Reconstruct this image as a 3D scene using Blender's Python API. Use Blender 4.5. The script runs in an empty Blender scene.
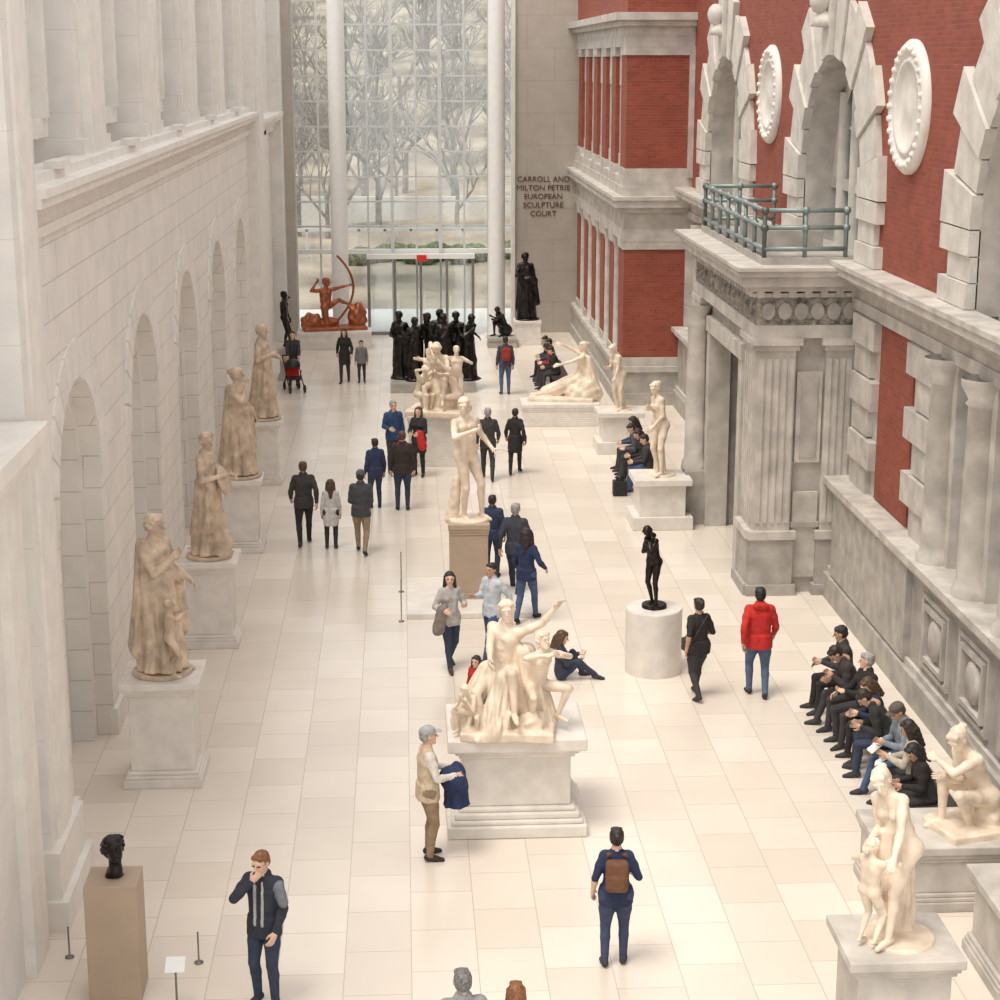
import bpy, math, random
import numpy as np
from mathutils import Vector, Matrix, Euler
random.seed(4)
C=bpy.context.scene.collection
# ============================================================ materials
MATS={}
def newmat(name):
    m=bpy.data.materials.new(name);m.use_nodes=True
    return m,m.node_tree,m.node_tree.nodes['Principled BSDF']
def N(nt,t,**k):
    n=nt.nodes.new(t)
    for a,b in k.items():setattr(n,a,b)
    return n
def plain(name,col,rough=.6,metal=0,var=.06,scale=6,bump=0.0,bscale=None):
    if name in MATS:return MATS[name]
    m,nt,b=newmat(name)
    tc=N(nt,'ShaderNodeTexCoord');no=N(nt,'ShaderNodeTexNoise');no.inputs['Scale'].default_value=scale;no.inputs['Detail'].default_value=5
    nt.links.new(tc.outputs['Object'],no.inputs['Vector'])
    r=N(nt,'ShaderNodeValToRGB');r.color_ramp.elements[0].position=.3;r.color_ramp.elements[1].position=.7
    r.color_ramp.elements[0].color=tuple(max(0,c*(1-var*2)) for c in col)+(1,)
    r.color_ramp.elements[1].color=tuple(min(1,c*(1+var)) for c in col)+(1,)
    nt.links.new(no.outputs['Fac'],r.inputs[0]);nt.links.new(r.outputs[0],b.inputs['Base Color'])
    b.inputs['Roughness'].default_value=rough;b.inputs['Metallic'].default_value=metal
    if bump>0:
        n2=N(nt,'ShaderNodeTexNoise');n2.inputs['Scale'].default_value=bscale or scale*5;n2.inputs['Detail'].default_value=6
        nt.links.new(tc.outputs['Object'],n2.inputs['Vector'])
        bp=N(nt,'ShaderNodeBump');bp.inputs['Strength'].default_value=bump;bp.inputs['Distance'].default_value=.02
        nt.links.new(n2.outputs['Fac'],bp.inputs['Height']);nt.links.new(bp.outputs[0],b.inputs['Normal'])
    MATS[name]=m;return m
def blocks(name,c1,c2,mortar,bw,bh,ms=.01,rough=.7,mode='wall',offset=.5,bump=.4,nvar=.12,nscale=2):
    m,nt,b=newmat(name)
    tc=N(nt,'ShaderNodeTexCoord');sp=N(nt,'ShaderNodeSeparateXYZ');cb=N(nt,'ShaderNodeCombineXYZ')
    nt.links.new(tc.outputs['Object'],sp.inputs[0])
    if mode=='wall':
        ad=N(nt,'ShaderNodeMath',operation='ADD');nt.links.new(sp.outputs[0],ad.inputs[0]);nt.links.new(sp.outputs[1],ad.inputs[1])
        nt.links.new(ad.outputs[0],cb.inputs[0]);nt.links.new(sp.outputs[2],cb.inputs[1])
    else:
        nt.links.new(sp.outputs[1],cb.inputs[0]);nt.links.new(sp.outputs[0],cb.inputs[1])
    br=N(nt,'ShaderNodeTexBrick');br.offset=offset
    br.inputs['Scale'].default_value=1;br.inputs['Brick Width'].default_value=bw;br.inputs['Row Height'].default_value=bh
    br.inputs['Mortar Size'].default_value=ms;br.inputs['Mortar Smooth'].default_value=.3
    br.inputs['Color1'].default_value=c1+(1,);br.inputs['Color2'].default_value=c2+(1,);br.inputs['Mortar'].default_value=mortar+(1,)
    nt.links.new(cb.outputs[0],br.inputs['Vector'])
    no=N(nt,'ShaderNodeTexNoise');no.inputs['Scale'].default_value=nscale;no.inputs['Detail'].default_value=6
    nt.links.new(tc.outputs['Object'],no.inputs['Vector'])
    r=N(nt,'ShaderNodeValToRGB');r.color_ramp.elements[0].position=.3;r.color_ramp.elements[1].position=.7
    r.color_ramp.elements[0].color=(1-nvar,)*3+(1,);r.color_ramp.elements[1].color=(1,1,1,1)
    nt.links.new(no.outputs['Fac'],r.inputs[0])
    mx=N(nt,'ShaderNodeMix',data_type='RGBA',blend_type='MULTIPLY');mx.inputs['Factor'].default_value=1
    nt.links.new(br.outputs['Color'],mx.inputs['A']);nt.links.new(r.outputs[0],mx.inputs['B'])
    nt.links.new(mx.outputs['Result'],b.inputs['Base Color'])
    b.inputs['Roughness'].default_value=rough
    if bump>0:
        bp=N(nt,'ShaderNodeBump');bp.invert=True;bp.inputs['Strength'].default_value=bump;bp.inputs['Distance'].default_value=.02
        nt.links.new(br.outputs['Fac'],bp.inputs['Height']);nt.links.new(bp.outputs[0],b.inputs['Normal'])
    MATS[name]=m;return m
def glassmat(name,tint,gl=.12):
    m,nt,b=newmat(name);nt.nodes.remove(b)
    o=nt.nodes['Material Output'];t=N(nt,'ShaderNodeBsdfTransparent');t.inputs[0].default_value=tint+(1,)
    g=N(nt,'ShaderNodeBsdfGlossy');g.inputs['Roughness'].default_value=.05
    mx=N(nt,'ShaderNodeMixShader');mx.inputs[0].default_value=gl
    nt.links.new(t.outputs[0],mx.inputs[1]);nt.links.new(g.outputs[0],mx.inputs[2]);nt.links.new(mx.outputs[0],o.inputs[0]);return m
M_LIME=blocks('limestone_rusticated',(.83,.795,.75),(.81,.775,.73),(.60,.56,.52),1.4,.46,.010,bump=.25)
M_LIME2=blocks('limestone_smooth',(.83,.80,.76),(.81,.78,.74),(.68,.64,.60),2.2,1.1,.005,bump=.15)
M_TRIM=plain('limestone_trim',(.81,.775,.725),.65,var=.04,scale=3,bump=.1)
M_GREY=plain('grey_stone',(.43,.40,.365),.7,var=.14,scale=3,bump=.3,bscale=14)
M_GREY2=plain('pale_grey_stone',(.56,.52,.475),.7,var=.14,scale=2.5,bump=.3,bscale=14)
M_RING=plain('arch_stone',(.66,.62,.565),.7,var=.10,scale=3,bump=.3,bscale=14)
M_CARVE=plain('carved_grey_stone',(.32,.29,.25),.7,var=.35,scale=9,bump=1.0,bscale=16)
M_BRICK=blocks('red_brick',(.35,.080,.047),(.275,.060,.036),(.27,.11,.075),.24,.08,.007,.8,bump=.3,nvar=.2)
M_FLOOR=blocks('floor_stone_tiles',(.84,.76,.67),(.745,.66,.57),(.55,.48,.41),.95,.72,.006,.22,mode='floor',bump=.05,nvar=.07,nscale=.8)
M_FARW=blocks('far_wall_stone',(.52,.465,.405),(.49,.44,.385),(.38,.34,.29),1.9,1.1,.008)
M_MARBLE=plain('statue_marble',(.83,.70,.56),.42,var=.12,scale=5,bump=.15,bscale=40)
M_MARBLE2=plain('statue_marble_brown_shaded',(.66,.52,.39),.5,var=.20,scale=5,bump=.2,bscale=40)  # browner marble, its colour also darkened to carry shade on the left statues
M_PED=plain('pedestal_marble',(.77,.725,.67),.4,var=.06,scale=4)
M_PEDT=plain('pedestal_tan',(.45,.345,.255),.55,var=.04,scale=3)
M_BRONZE=plain('bronze_dark',(.035,.03,.028),.35,.75,var=.3,scale=8)
M_COPPER=plain('bronze_copper_red',(.42,.13,.06),.4,.5,var=.25,scale=6)
M_WHITE=plain('painted_white_metal',(.82,.82,.80),.4,var=.02)
M_MULL=plain('mullion_metal',(.62,.63,.63),.4,var=.03)
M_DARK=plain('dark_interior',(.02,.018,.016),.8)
M_DGL=plain('dark_window_glass',(.10,.12,.14),.1,var=.2)
M_PALEGL=plain('pale_window_glass',(.19,.22,.25),.12,var=.2,scale=1)
M_RAIL=plain('verdigris_rail',(.25,.30,.29),.45,.4)
M_BLACKM=plain('black_metal',(.03,.03,.03),.4,.5)
M_STEEL=plain('thin_steel',(.25,.24,.23),.4,.6)
M_GLASS=glassmat('clear_glass',(.93,.96,.97),.10)
M_LETTER=plain('bronze_letters',(.14,.07,.035),.5,.3)
M_WOOD=plain('bench_dark_wood',(.05,.04,.035),.5)
M_ROAD=plain('park_ground',(.44,.37,.29),.9,var=.3,scale=.25)
M_BARK_HAZE=plain('bark_hazed',(.36,.335,.31),.9,var=.2)  # bark colour paled to stand in for distance haze
M_SHRUB=plain('shrub',(.16,.20,.10),.9,var=.4,scale=8)
M_REDSIGN=plain('exit_sign_red',(.7,.03,.02),.5)
# ============================================================ mesh builder
class MB:
    def __init__(s):s.v=[];s.f=[];s.mi=[];s.mats=[];s.sm=[]
    def mid(s,m):
        if m not in s.mats:s.mats.append(m)
        return s.mats.index(m)
    def raw(s,v,f,m,sm=False):
        o=len(s.v);s.v+=[tuple(p) for p in v];i=s.mid(m)
        for q in f:s.f.append(tuple(o+a for a in q));s.mi.append(i);s.sm.append(sm)
    def box(s,x0,x1,y0,y1,z0,z1,m):
        v=[(x,y,z) for x in(x0,x1) for y in(y0,y1) for z in(z0,z1)]
        s.raw(v,[(0,1,3,2),(4,6,7,5),(0,4,5,1),(2,3,7,6),(0,2,6,4),(1,5,7,3)],m)
    def lathe(s,prof,c,m,n=24,axis='z',ang=2*math.pi,a0=0,sy=1,sm=True):
        v=[];k=len(prof);full=abs(ang-2*math.pi)<1e-6;nn=n if full else n+1
        for i in range(nn):
            a=a0+ang*i/n
            for r,h in prof:
                if axis=='z':v.append((c[0]+r*math.cos(a),c[1]+r*math.sin(a)*sy,c[2]+h))
                else:v.append((c[0]+h,c[1]+r*math.cos(a),c[2]+r*math.sin(a)))
        f=[]
        for i in range(n):
            j=(i+1)%nn
            for q in range(k-1):f.append((i*k+q,j*k+q,j*k+q+1,i*k+q+1))
        s.raw(v,f,m,sm)
    def cyl(s,c,r,h,m,n=20,r2=None):
        r2=r if r2 is None else r2
        s.lathe([(0,0),(r,0),(r,0.001),(r2,h-.001),(r2,h),(0,h)],c,m,n)
    def tube(s,a,b,ra,rb,m,n=8):
        a=Vector(a);b=Vector(b);d=(b-a)
        if d.length<1e-6:return
        q=d.to_track_quat('Z','Y');v=[];
        for p,r in((a,ra),(b,rb)):
            for i in range(n):
                t=2*math.pi*i/n;v.append(p+q@Vector((r*math.cos(t),r*math.sin(t),0)))
        f=[(i,(i+1)%n,n+(i+1)%n,n+i) for i in range(n)]
        if n>4:f+=[tuple(range(n-1,-1,-1)),tuple(range(n,2*n))]
        s.raw(v,f,m,True)
    def arcwall(s,x,sg,y0,y1,zb,zt,arcs,R,zs,depth,m,mrev=None,back=None,n=20):
        """wall face on plane x with arched openings; sg = direction (+-1) into the wall"""
        mrev=mrev or m;cur=y0
        for yc in arcs:
            s.raw([(x,cur,zb),(x,yc-R,zb),(x,yc-R,zt),(x,cur,zt)],[(0,1,2,3)],m)
            P=[(yc-R,zb)]+[(yc-R*math.cos(math.pi*i/n),zs+R*math.sin(math.pi*i/n)) for i in range(n+1)]+[(yc+R,zb)]
            for i in range(1,n+1):
                a,b=P[i],P[i+1]
                s.raw([(x,a[0],a[1]),(x,b[0],b[1]),(x,b[0],zt),(x,a[0],zt)],[(0,1,2,3)],m)
            for i in range(len(P)-1):
                a,b=P[i],P[i+1]
                s.raw([(x,a[0],a[1]),(x,b[0],b[1]),(x+sg*depth,b[0],b[1]),(x+sg*depth,a[0],a[1])],[(0,1,2,3)],mrev)
            if back:
                xx=x+sg*depth;s.raw([(xx,yc-R-.2,zb),(xx,yc+R+.2,zb),(xx,yc+R+.2,zs+R+.2),(xx,yc-R-.2,zs+R+.2)],[(0,1,2,3)],back)
            cur=yc+R
        s.raw([(x,cur,zb),(x,y1,zb),(x,y1,zt),(x,cur,zt)],[(0,1,2,3)],m)
    def obj(s,name,loc=(0,0,0),rz=0,bevel=0):
        me=bpy.data.meshes.new(name);me.from_pydata(s.v,[],s.f)
        for m in s.mats:me.materials.append(m)
        me.polygons.foreach_set('material_index',s.mi);me.polygons.foreach_set('use_smooth',s.sm);me.update()
        o=bpy.data.objects.new(name,me);C.objects.link(o);o.location=loc;o.rotation_euler=(0,0,rz)
        if bevel:
            b=o.modifiers.new('b','BEVEL');b.width=bevel;b.segments=2;b.limit_method='ANGLE'
        return o
# ============================================================ room shell
YF=64.0
b=MB();b.box(-4.9,8.6,5,YF+.3,-.3,0,M_FLOOR);b.obj('floor')
# ---- left wall
LX=-4.25;LA=[23.2,29.3,35.4,41.5,47.6]
b=MB()
b.arcwall(LX,-1,20.0,51.0,0,7.55,LA,1.6,3.9,.25,M_LIME)
for yc in LA:
    b.arcwall(LX-.25,-1,yc-1.6,yc+1.6,0,5.6,[yc],1.36,3.9,.30,M_TRIM,M_LIME,M_LIME2)
b.box(LX-.9,LX-.56,19,51,0,7.6,M_LIME2)
b.box(LX-1.1,LX-.72,19,64,7.55,13,M_LIME2)        # upper storey backing
edges=[20.0]+sum([[y-1.6,y+1.6] for y in LA],[])+[51.0]
for i in range(0,len(edges),2):b.box(LX-.05,LX+.06,edges[i]-.012,edges[i+1]+.012,0,.4,M_TRIM)
for yc in LA:      # archivolt voussoir ring, slightly raised
    n=13
    for i in range(n):
        a0=math.pi*i/n+.012;a1=math.pi*(i+1)/n-.012;v=[]
        for xx in(LX-.02,LX+.03):
            for r,a in((1.61,a0),(1.61,a1),(2.12,a1),(2.12,a0)):v.append((xx,yc-r*math.cos(a),3.9+r*math.sin(a)))
        b.raw(v,[(4,5,6,7),(0,1,5,4),(1,2,6,5),(2,3,7,6),(3,0,4,7)],M_LIME2)
b.box(LX-.8,LX-.2,20,51,7.98,8.12,M_TRIM)
for k in range(6):      # upper bay piers and tall recessed panels
    y=20.2+k*6.1
    b.box(LX-.75,LX-.16,y-1.0,y+1.1,8.1,13,M_LIME2)
    b.box(LX-.75,LX-.02,y-.55,y+.65,8.1,13,M_TRIM)
    b.box(LX-.75,LX-.05,y-1.1,y+1.2,8.1,8.45,M_TRIM)
    if y+5.3<51.5:
        b.box(LX-.75,LX-.5,y+1.35,y+4.85,8.5,8.75,M_TRIM)
        for ya in(y+1.5,y+4.5):b.box(LX-.75,LX-.45,ya,ya+.25,8.75,13,M_TRIM)
        b.box(LX-.75,LX-.62,y+1.95,y+4.25,8.95,13,M_WHITE)
b.obj('wall_left')
def cornice(b,x,sg,y0,y1,z0,prof,m):
    for dz0,dz1,pr in prof:
        b.box(min(x,x-sg*pr),max(x,x-sg*pr),y0,y1,z0+dz0,z0+dz1,m)
b=MB()
cornice(b,LX-.3,-1,20.2,51.2,7.5,[(0,.12,.38),(.12,.3,.34),(.3,.4,.45),(.4,.52,.6),(.52,.62,.66),(.62,.74,.42)],M_TRIM)
for k in range(5):
    b.box(LX+.0,LX+.2,22.0+6.1*k,22.7+6.1*k,8.24,8.33,M_TRIM)
b.obj('trim_1')
b=MB()   # near pier and low block
b.box(-5.2,-4.0,18.9,20.2,0,13,M_LIME2);b.box(-5.2,-3.9,18.8,20.3,0,.9,M_TRIM);b.box(-5.2,-3.82,18.7,20.4,0,.35,M_TRIM)
b.box(-5.2,-3.96,19.2,19.9,.9,13,M_TRIM)
b.box(-5.2,-4.1,8,18.9,0,5.6,M_LIME2)
for y in(18.0,15.6,13.2):b.box(-4.2,-3.98,y-.35,y+.35,0,5.5,M_TRIM)
b.box(-5.2,-3.85,8,18.9,5.45,5.62,M_TRIM);b.box(-5.2,-3.75,8,18.88,5.62,5.8,M_TRIM)
b.box(-5.2,-5.0,8,18.9,5.8,13,M_LIME2)
b.obj('pier_left_near')
b=MB()  # far left pier and the wall stretch beyond it
b.box(-5.2,-4.0,51,53.4,0,13,M_LIME2);b.box(-5.2,-3.93,51.3,53.1,0,13,M_TRIM)
b.box(-5.2,-4.45,53.4,62.4,0,13,M_LIME2)
for y in(55.5,58.5):b.box(-4.5,-4.3,y-.5,y+.5,0,7.4,M_TRIM)
cornice(b,-4.45,-1,53.4,62.4,7.2,[(0,.15,.15),(.15,.35,.2),(.35,.5,.4),(.5,.62,.5)],M_TRIM)
b.box(-5.2,-4.05,62.4,63.6,0,13,M_LIME2);b.box(-5.2,-3.72,63.6,64.5,0,13,M_FARW)
b.obj('pier_left_far')
# ---- far wall (glass + inscribed stone)
b=MB();b.box(3.92,8.3,YF,YF+.5,0,13,M_FARW);b.box(3.86,3.98,YF-.1,YF+.5,0,13,M_TRIM);b.obj('wall_back')
b=MB();x=-3.72
while x<3.9:b.box(x-.035,x+.035,YF,YF+.12,0,13,M_MULL);x+=.845
for k in range(13):
    z=2.95+k*.86
    if z<13:b.box(-3.72,3.9,YF+.01,YF+.1,z-.03,z+.03,M_MULL)
b.box(-3.72,3.9,YF-.05,YF+.15,2.85,3.01,M_WHITE)
for x in(-.34,1.35):b.box(x-.06,x+.06,YF-.12,YF+.2,2.9,13,M_MULL)
b.box(-3.72,3.9,YF+.05,YF+.06,0,13,M_GLASS)
b.obj('window_1')
b=MB()
for x in(-1.2,-.28,.64,1.56,2.48):b.box(x-.05,x+.05,YF-.35,YF-.2,0,2.8,M_STEEL)
b.box(-1.26,2.54,YF-.4,YF-.15,2.7,2.86,M_WHITE)
for i in range(4):
    x=-1.2+.92*i
    b.box(x+.06,x+.86,YF-.3,YF-.26,.05,2.7,M_GLASS);b.box(x+.06,x+.86,YF-.31,YF-.25,0,.12,M_STEEL)
    b.box(x+.1,x+.14,YF-.36,YF-.3,.9,1.4,M_WHITE)
b.obj('door_1')
b=MB();b.box(.5,.84,YF-.5,YF-.42,2.62,2.84,M_REDSIGN);b.obj('exit_sign')
for x in(-2.15,3.25):
    b=MB();b.cyl((0,0,0),.29,13,M_WHITE,28);b.cyl((0,0,0),.36,.15,M_WHITE,28);b.obj('white_round_column',(x,62.4,0))
for i,t in enumerate(['CARROLL AND','MILTON PETRIE','EUROPEAN','SCULPTURE','COURT']):
    cu=bpy.data.curves.new('inscription','FONT');cu.body=t;cu.size=.27;cu.align_x='CENTER';cu.extrude=.01;cu.materials.append(M_LETTER)
    o=bpy.data.objects.new('wall_inscription' if i==0 else 'inscription_line',cu);C.objects.link(o)
    if i==0:root=o;o.location=(4.98,YF-.02,5.34);o.rotation_euler=(math.pi/2,0,0)
    else:o.parent=root;o.location=(0,-.30*i,0)
# ---- right wall
RX=8.0;ARC=[22.35,33.5,44.65];MED=[17.3,28.45,39.4];R0=2.4;ZS=7.2
b=MB()
b.arcwall(RX,1,12,50.2,6.0,13,ARC,R0,ZS,.7,M_BRICK,M_GREY2)
for yc in ARC:
    xx=RX+.7
    b.raw([(xx,yc-2.6,6),(xx,yc+2.6,6),(xx,yc+2.6,9.9),(xx,yc-2.6,9.9)],[(0,1,2,3)],M_PALEGL)
    for dy in(-1.6,-.62,.62,1.6):
        b.lathe([(.13,0),(.13,2.9 if abs(dy)>1 else 3.3)],(xx-.12,yc+dy,6),M_RING,12)
    b.box(xx-.08,xx,yc-.05,yc+.05,6,9.55,M_WHITE)
    b.box(xx-.16,xx,yc-R0,yc+R0,7.05,7.25,M_GREY2)
    for z in(6.6,8.2):b.box(xx-.06,xx,yc-R0+.02,yc+R0-.02,z,z+.06,M_WHITE)
    n=24;v=[]
    for r in(2.08,R0+.02):
        for i in range(n+1):v.append((xx-.14,yc-r*math.cos(math.pi*i/n),ZS+r*math.sin(math.pi*i/n)))
    b.raw(v,[(i,i+1,n+2+i,n+1+i) for i in range(n)],M_RING)
b.obj('wall_right_upper')
b=MB()  # arch surrounds: voussoirs, leg quoins and keystone heads
for yc in ARC:
    n=15
    for i in range(n):
        a0=math.pi*i/n+.006;a1=math.pi*(i+1)/n-.006;R2=3.8 if i%2==0 else 3.5;pr=.15 if i%2==0 else .10
        if i==n//2:R2=4.0;pr=.25
        v=[]
        for xx in(RX+.02,RX-pr):
            for r,a in((R0,a0),(R0,a1),(R2,a1),(R2,a0)):v.append((xx,yc-r*math.cos(a),ZS+r*math.sin(a)))
        b.raw(v,[(4,5,6,7),(0,1,5,4),(1,2,6,5),(2,3,7,6),(3,0,4,7)],M_RING)
    for sgn in(-1,1):
        for j in range(3):
            w=1.35 if j%2==0 else 1.08;pr=.15 if j%2==0 else .10
            ya,yb=yc+sgn*R0,yc+sgn*(R0+w)
            b.box(RX-pr,RX+.02,min(ya,yb),max(ya,yb),6.1+j*.37,6.1+j*.37+.355,M_RING)
    b.lathe([(0,-.24),(.12,-.2),(.18,-.08),(.2,.04),(.16,.17),(.08,.25),(0,.27)],(RX-.38,yc,10.55),M_RING,14)
    b.lathe([(0,-.2),(.24,-.17),(.16,0),(.09,.1)],(RX-.30,yc,10.27),M_RING,14)
b.obj('arch_surround')
for yc in MED:
    b=MB();b.lathe([(1.04,0),(1.04,-.06),(.98,-.12),(.90,-.13),(.83,-.09),(.78,-.06),(.74,-.11),(.68,-.11),(.64,-.05),(.3,-.04),(.12,-.08),(0,-.09)],(0,0,0),M_PED,48,axis='x')
    for i in range(28):
        a=i*math.pi/14;b.lathe([(0,-.17),(.04,-.16),(.065,-.11),(.065,-.06)],(0,.90*math.cos(a),.90*math.sin(a)),M_PED,8,axis='x')
    b.obj('stone_medallion',(RX,yc,8.78))
b=MB()     # lower storey
b.box(RX+.35,RX+.6,12,50.2,0,6.0,M_GREY)
for yc in MED:
    b.box(RX,RX+.35,yc-2.7,yc+2.7,0,6.0,M_GREY2);b.box(RX-.03,RX+.01,yc-1.0,yc+1.0,2.25,5.25,M_BRICK)
    for sgn in(-1,1):
        for j in range(6):
            w=1.45 if j%2 else 1.05;ya,yb=yc+sgn*(2.45),yc+sgn*(2.45-w)
            b.box(RX-(.16 if j%2 else .1),RX,min(ya,yb),max(ya,yb),2.2+j*.51,2.2+j*.51+.48,M_GREY2)
for yc in(22.85,44.65):
    b.box(RX+.2,RX+.36,yc-3,yc+3,2.1,5.3,M_PALEGL)
    for i in range(4):
        y=yc-2.65+1.78*i
        b.box(RX-.06,RX+.36,y-.42,y+.42,2.1,5.4,M_GREY2)
        b.lathe([(.3,0),(.3,.12),(.25,.18),(.24,.3),(.215,2.7),(.26,2.75),(.22,2.8),(.33,3.0),(.33,3.1)],(RX-.1,y,2.2),M_GREY2,20)
    for i in range(3):
        y=yc-1.8+1.8*i;b.box(RX+.1,RX+.2,y-.04,y+.04,2.1,5.3,M_WHITE);b.box(RX+.11,RX+.2,y-.5,y+.5,3.6,3.68,M_WHITE)
b.obj('wall_right_lower')
b=MB()  # dado of the right wall: body, cap, base and panels
for y0,y1 in((12,31.36),(37.95,50.0)):
    b.box(7.72,RX+.4,y0,y1,0,2.0,M_GREY);b.box(7.6,RX+.39,y0,y1,2.0,2.1,M_GREY2);b.box(7.52,RX+.38,y0,y1,2.1,2.22,M_GREY2)
    b.box(7.58,7.75,y0,y1,0,.45,M_GREY);b.box(7.66,7.75,y0,y1,.45,.55,M_GREY2)
for yc in(17.3,28.45,39.4):
    b.box(7.62,7.73,yc-2.4,yc+2.4,.5,1.99,M_GREY)
for yc in(22.85,44.65):
    for i in range(3):
        y=yc-1.8+1.8*i
        for s2,dx in((.66,.05),(.5,.08)):
            b.box(7.72-dx,7.725,y-s2,y+s2,1.25-s2*.85,1.25-s2*.85+.07,M_GREY2);b.box(7.72-dx,7.725,y-s2,y+s2,1.25+s2*.85-.07,1.25+s2*.85,M_GREY2)
            b.box(7.715-dx,7.725,y-s2-.004,y-s2+.07,1.245-s2*.85,1.255+s2*.85,M_GREY2);b.box(7.715-dx,7.725,y+s2-.07,y+s2+.004,1.245-s2*.85,1.255+s2*.85,M_GREY2)
        b.lathe([(.3,0),(.3,-.05),(.2,-.08),(0,-.09)],(7.72,y,1.25),M_GREY2,20,axis='x')
b.obj('dado_right')
b=MB()
for y0,y1 in((12,31.4),(38.0,50.0)):
    cornice(b,RX,1,y0,y1,5.25,[(0,.2,.1),(.2,.42,.06),(.42,.52,.16),(.52,.62,.32),(.62,.76,.46),(.76,.84,.5)],M_GREY2)
b.obj('trim_2')
# ---- portal with balcony
b=MB();X0,Y0,Y1=6.2,31.3,38.0
b.box(X0+.15,8.2,Y0+.12,32.9,0,5.0,M_GREY);b.box(X0+.15,8.2,36.4,Y1,0,5.0,M_GREY);b.box(X0+.15,8.2,32.9,36.4,4.2,5.0,M_GREY)
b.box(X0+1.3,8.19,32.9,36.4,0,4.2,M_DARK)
for (ya,yb) in((32.7,33.05),(36.25,36.6)):b.box(X0+.05,X0+.5,ya,yb,0,4.35,M_GREY2)
b.box(X0+.02,X0+.5,32.68,36.62,4.1,4.4,M_GREY2)
def pil_y(x0,x1,y,d):      # pilaster on a face of constant y
    b.box(x0,x1,y-d,y+.2,1.15,4.5,M_GREY2)
    w=(x1-x0);n=5
    for i in range(n):
        xa=x0+w*(i+.2)/n;b.box(xa,xa+w/n*.6,y-d-.03,y-d,1.35,4.35,M_GREY2)
    b.box(x0-.06,x1+.06,y-d-.07,y+.2,0.15,1.15,M_GREY);b.box(x0-.12,x1+.12,y-d-.13,y+.2,0,.2,M_GREY);b.box(x0-.1,x1+.1,y-d-.11,y+.2,1.05,1.2,M_GREY2)
    b.box(x0-.05,x1+.05,y-d-.06,y+.2,4.5,4.6,M_GREY2);b.box(x0-.1,x1+.1,y-d-.11,y+.2,4.6,4.72,M_GREY2)
def pil_x(y0,y1,x,d):
    b.box(x-d,x+.2,y0,y1,1.15,4.5,M_GREY2);w=y1-y0
    for i in range(5):
        ya=y0+w*(i+.2)/5;b.box(x-d-.03,x-d,ya,ya+w/5*.6,1.35,4.35,M_GREY2)
    b.box(x-d-.07,x+.2,y0-.06,y1+.06,.155,1.155,M_GREY);b.box(x-d-.13,x+.2,y0-.12,y1+.12,0,.206,M_GREY);b.box(x-d-.11,x+.2,y0-.1,y1+.1,1.055,1.206,M_GREY2)
    b.box(x-d-.06,x+.2,y0-.05,y1+.05,4.506,4.606,M_GREY2);b.box(x-d-.11,x+.2,y0-.1,y1+.1,4.606,4.715,M_GREY2)
pil_y(6.283,6.95,Y0+.1,.1);pil_y(7.5,8.1,Y0+.1,.1)
pil_x(31.37,32.3,X0+.15,.1);pil_x(36.95,37.9,X0+.15,.1)
b.lathe([(.27,0),(.27,.15),(.22,.22),(.2,3.0),(.25,3.1),(.2,3.2),(.3,3.45)],(X0-.12,36.75,1.15),M_GREY2,18)
b.box(X0-.35,X0+.2,36.42,37.08,0,1.148,M_GREY)
b.box(7.0,7.46,Y0+.06,Y0+.14,2.45,4.1,M_GREY2);b.box(7.08,7.38,Y0+.03,Y0+.1,2.55,4.0,M_GREY)
b.box(7.0,7.46,Y0+.065,Y0+.14,.3,1.9,M_GREY2);b.box(6.97,7.49,Y0+.02,Y0+.14,1.25,1.35,M_GREY)
b.box(X0-.02,8.2,Y0-.05,Y1+.05,4.722,4.95,M_GREY2)
b.box(X0+.02,8.2,Y0-.01,Y1,4.95,5.45,M_CARVE)
for i in range(14):
    yy=31.6+i*.46;b.lathe([(.14,0),(.12,-.05),(.05,-.07),(0,-.07)],(X0+.02,yy,5.2),M_CARVE,12,axis='x')
for i in range(6):
    xx=6.42+i*.29
    pts=[(xx+.12*math.cos(t*math.pi/6),5.2+.15*math.sin(t*math.pi/6)) for t in range(12)]
    b.raw([(p[0],Y0-.06,p[1]) for p in pts]+[(p[0],Y0,p[1]) for p in pts],[tuple(range(12))]+[(k,(k+1)%12,12+(k+1)%12,12+k) for k in range(12)],M_GREY)
for i in range(24):b.box(X0-.1,X0+.02,31.35+i*.28,31.48+i*.28,5.45,5.56,M_GREY2)
for i in range(7):b.box(6.2+i*.28,6.33+i*.28,Y0-.12,Y0,5.45,5.56,M_GREY2)
for z0,z1,pr in((5.45,5.52,.05),(5.56,5.66,.14),(5.66,5.84,.28),(5.84,5.94,.36),(5.94,6.0,.4)):
    b.box(X0-pr,8.2,Y0-pr,Y1+pr,z0,z1,M_GREY2)
b.box(X0+.1,8.2,Y0+.1,Y1-.05,6.0,6.12,M_GREY)
for xa,xb,ya,yb in((6.75,7.75,33.0,33.3),(6.75,7.05,33.3,36)):b.box(xa,xb,ya,yb,6.1,6.45,M_GREY)
b.obj('portal_porch')
b=MB();rx0,ry0,ry1=6.35,31.5,37.8;zb=6.12
def rail(p,q):
    for z in(zb+.15,zb+.52,zb+.82):b.tube((p[0],p[1],z),(q[0],q[1],z),.042,.042,M_RAIL,8)
    L=math.dist(p,q);n=max(1,round(L/.85))
    for i in range(n+1):
        t=i/n;x=p[0]+(q[0]-p[0])*t;y=p[1]+(q[1]-p[1])*t
        b.tube((x,y,zb),(x,y,zb+.88),.04,.04,M_RAIL,8)
        for z in(zb+.52,zb+.82):b.lathe([(0,-.07),(.06,-.05),(.075,0),(.06,.05),(0,.07)],(x,y,z),M_RAIL,10)
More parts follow.
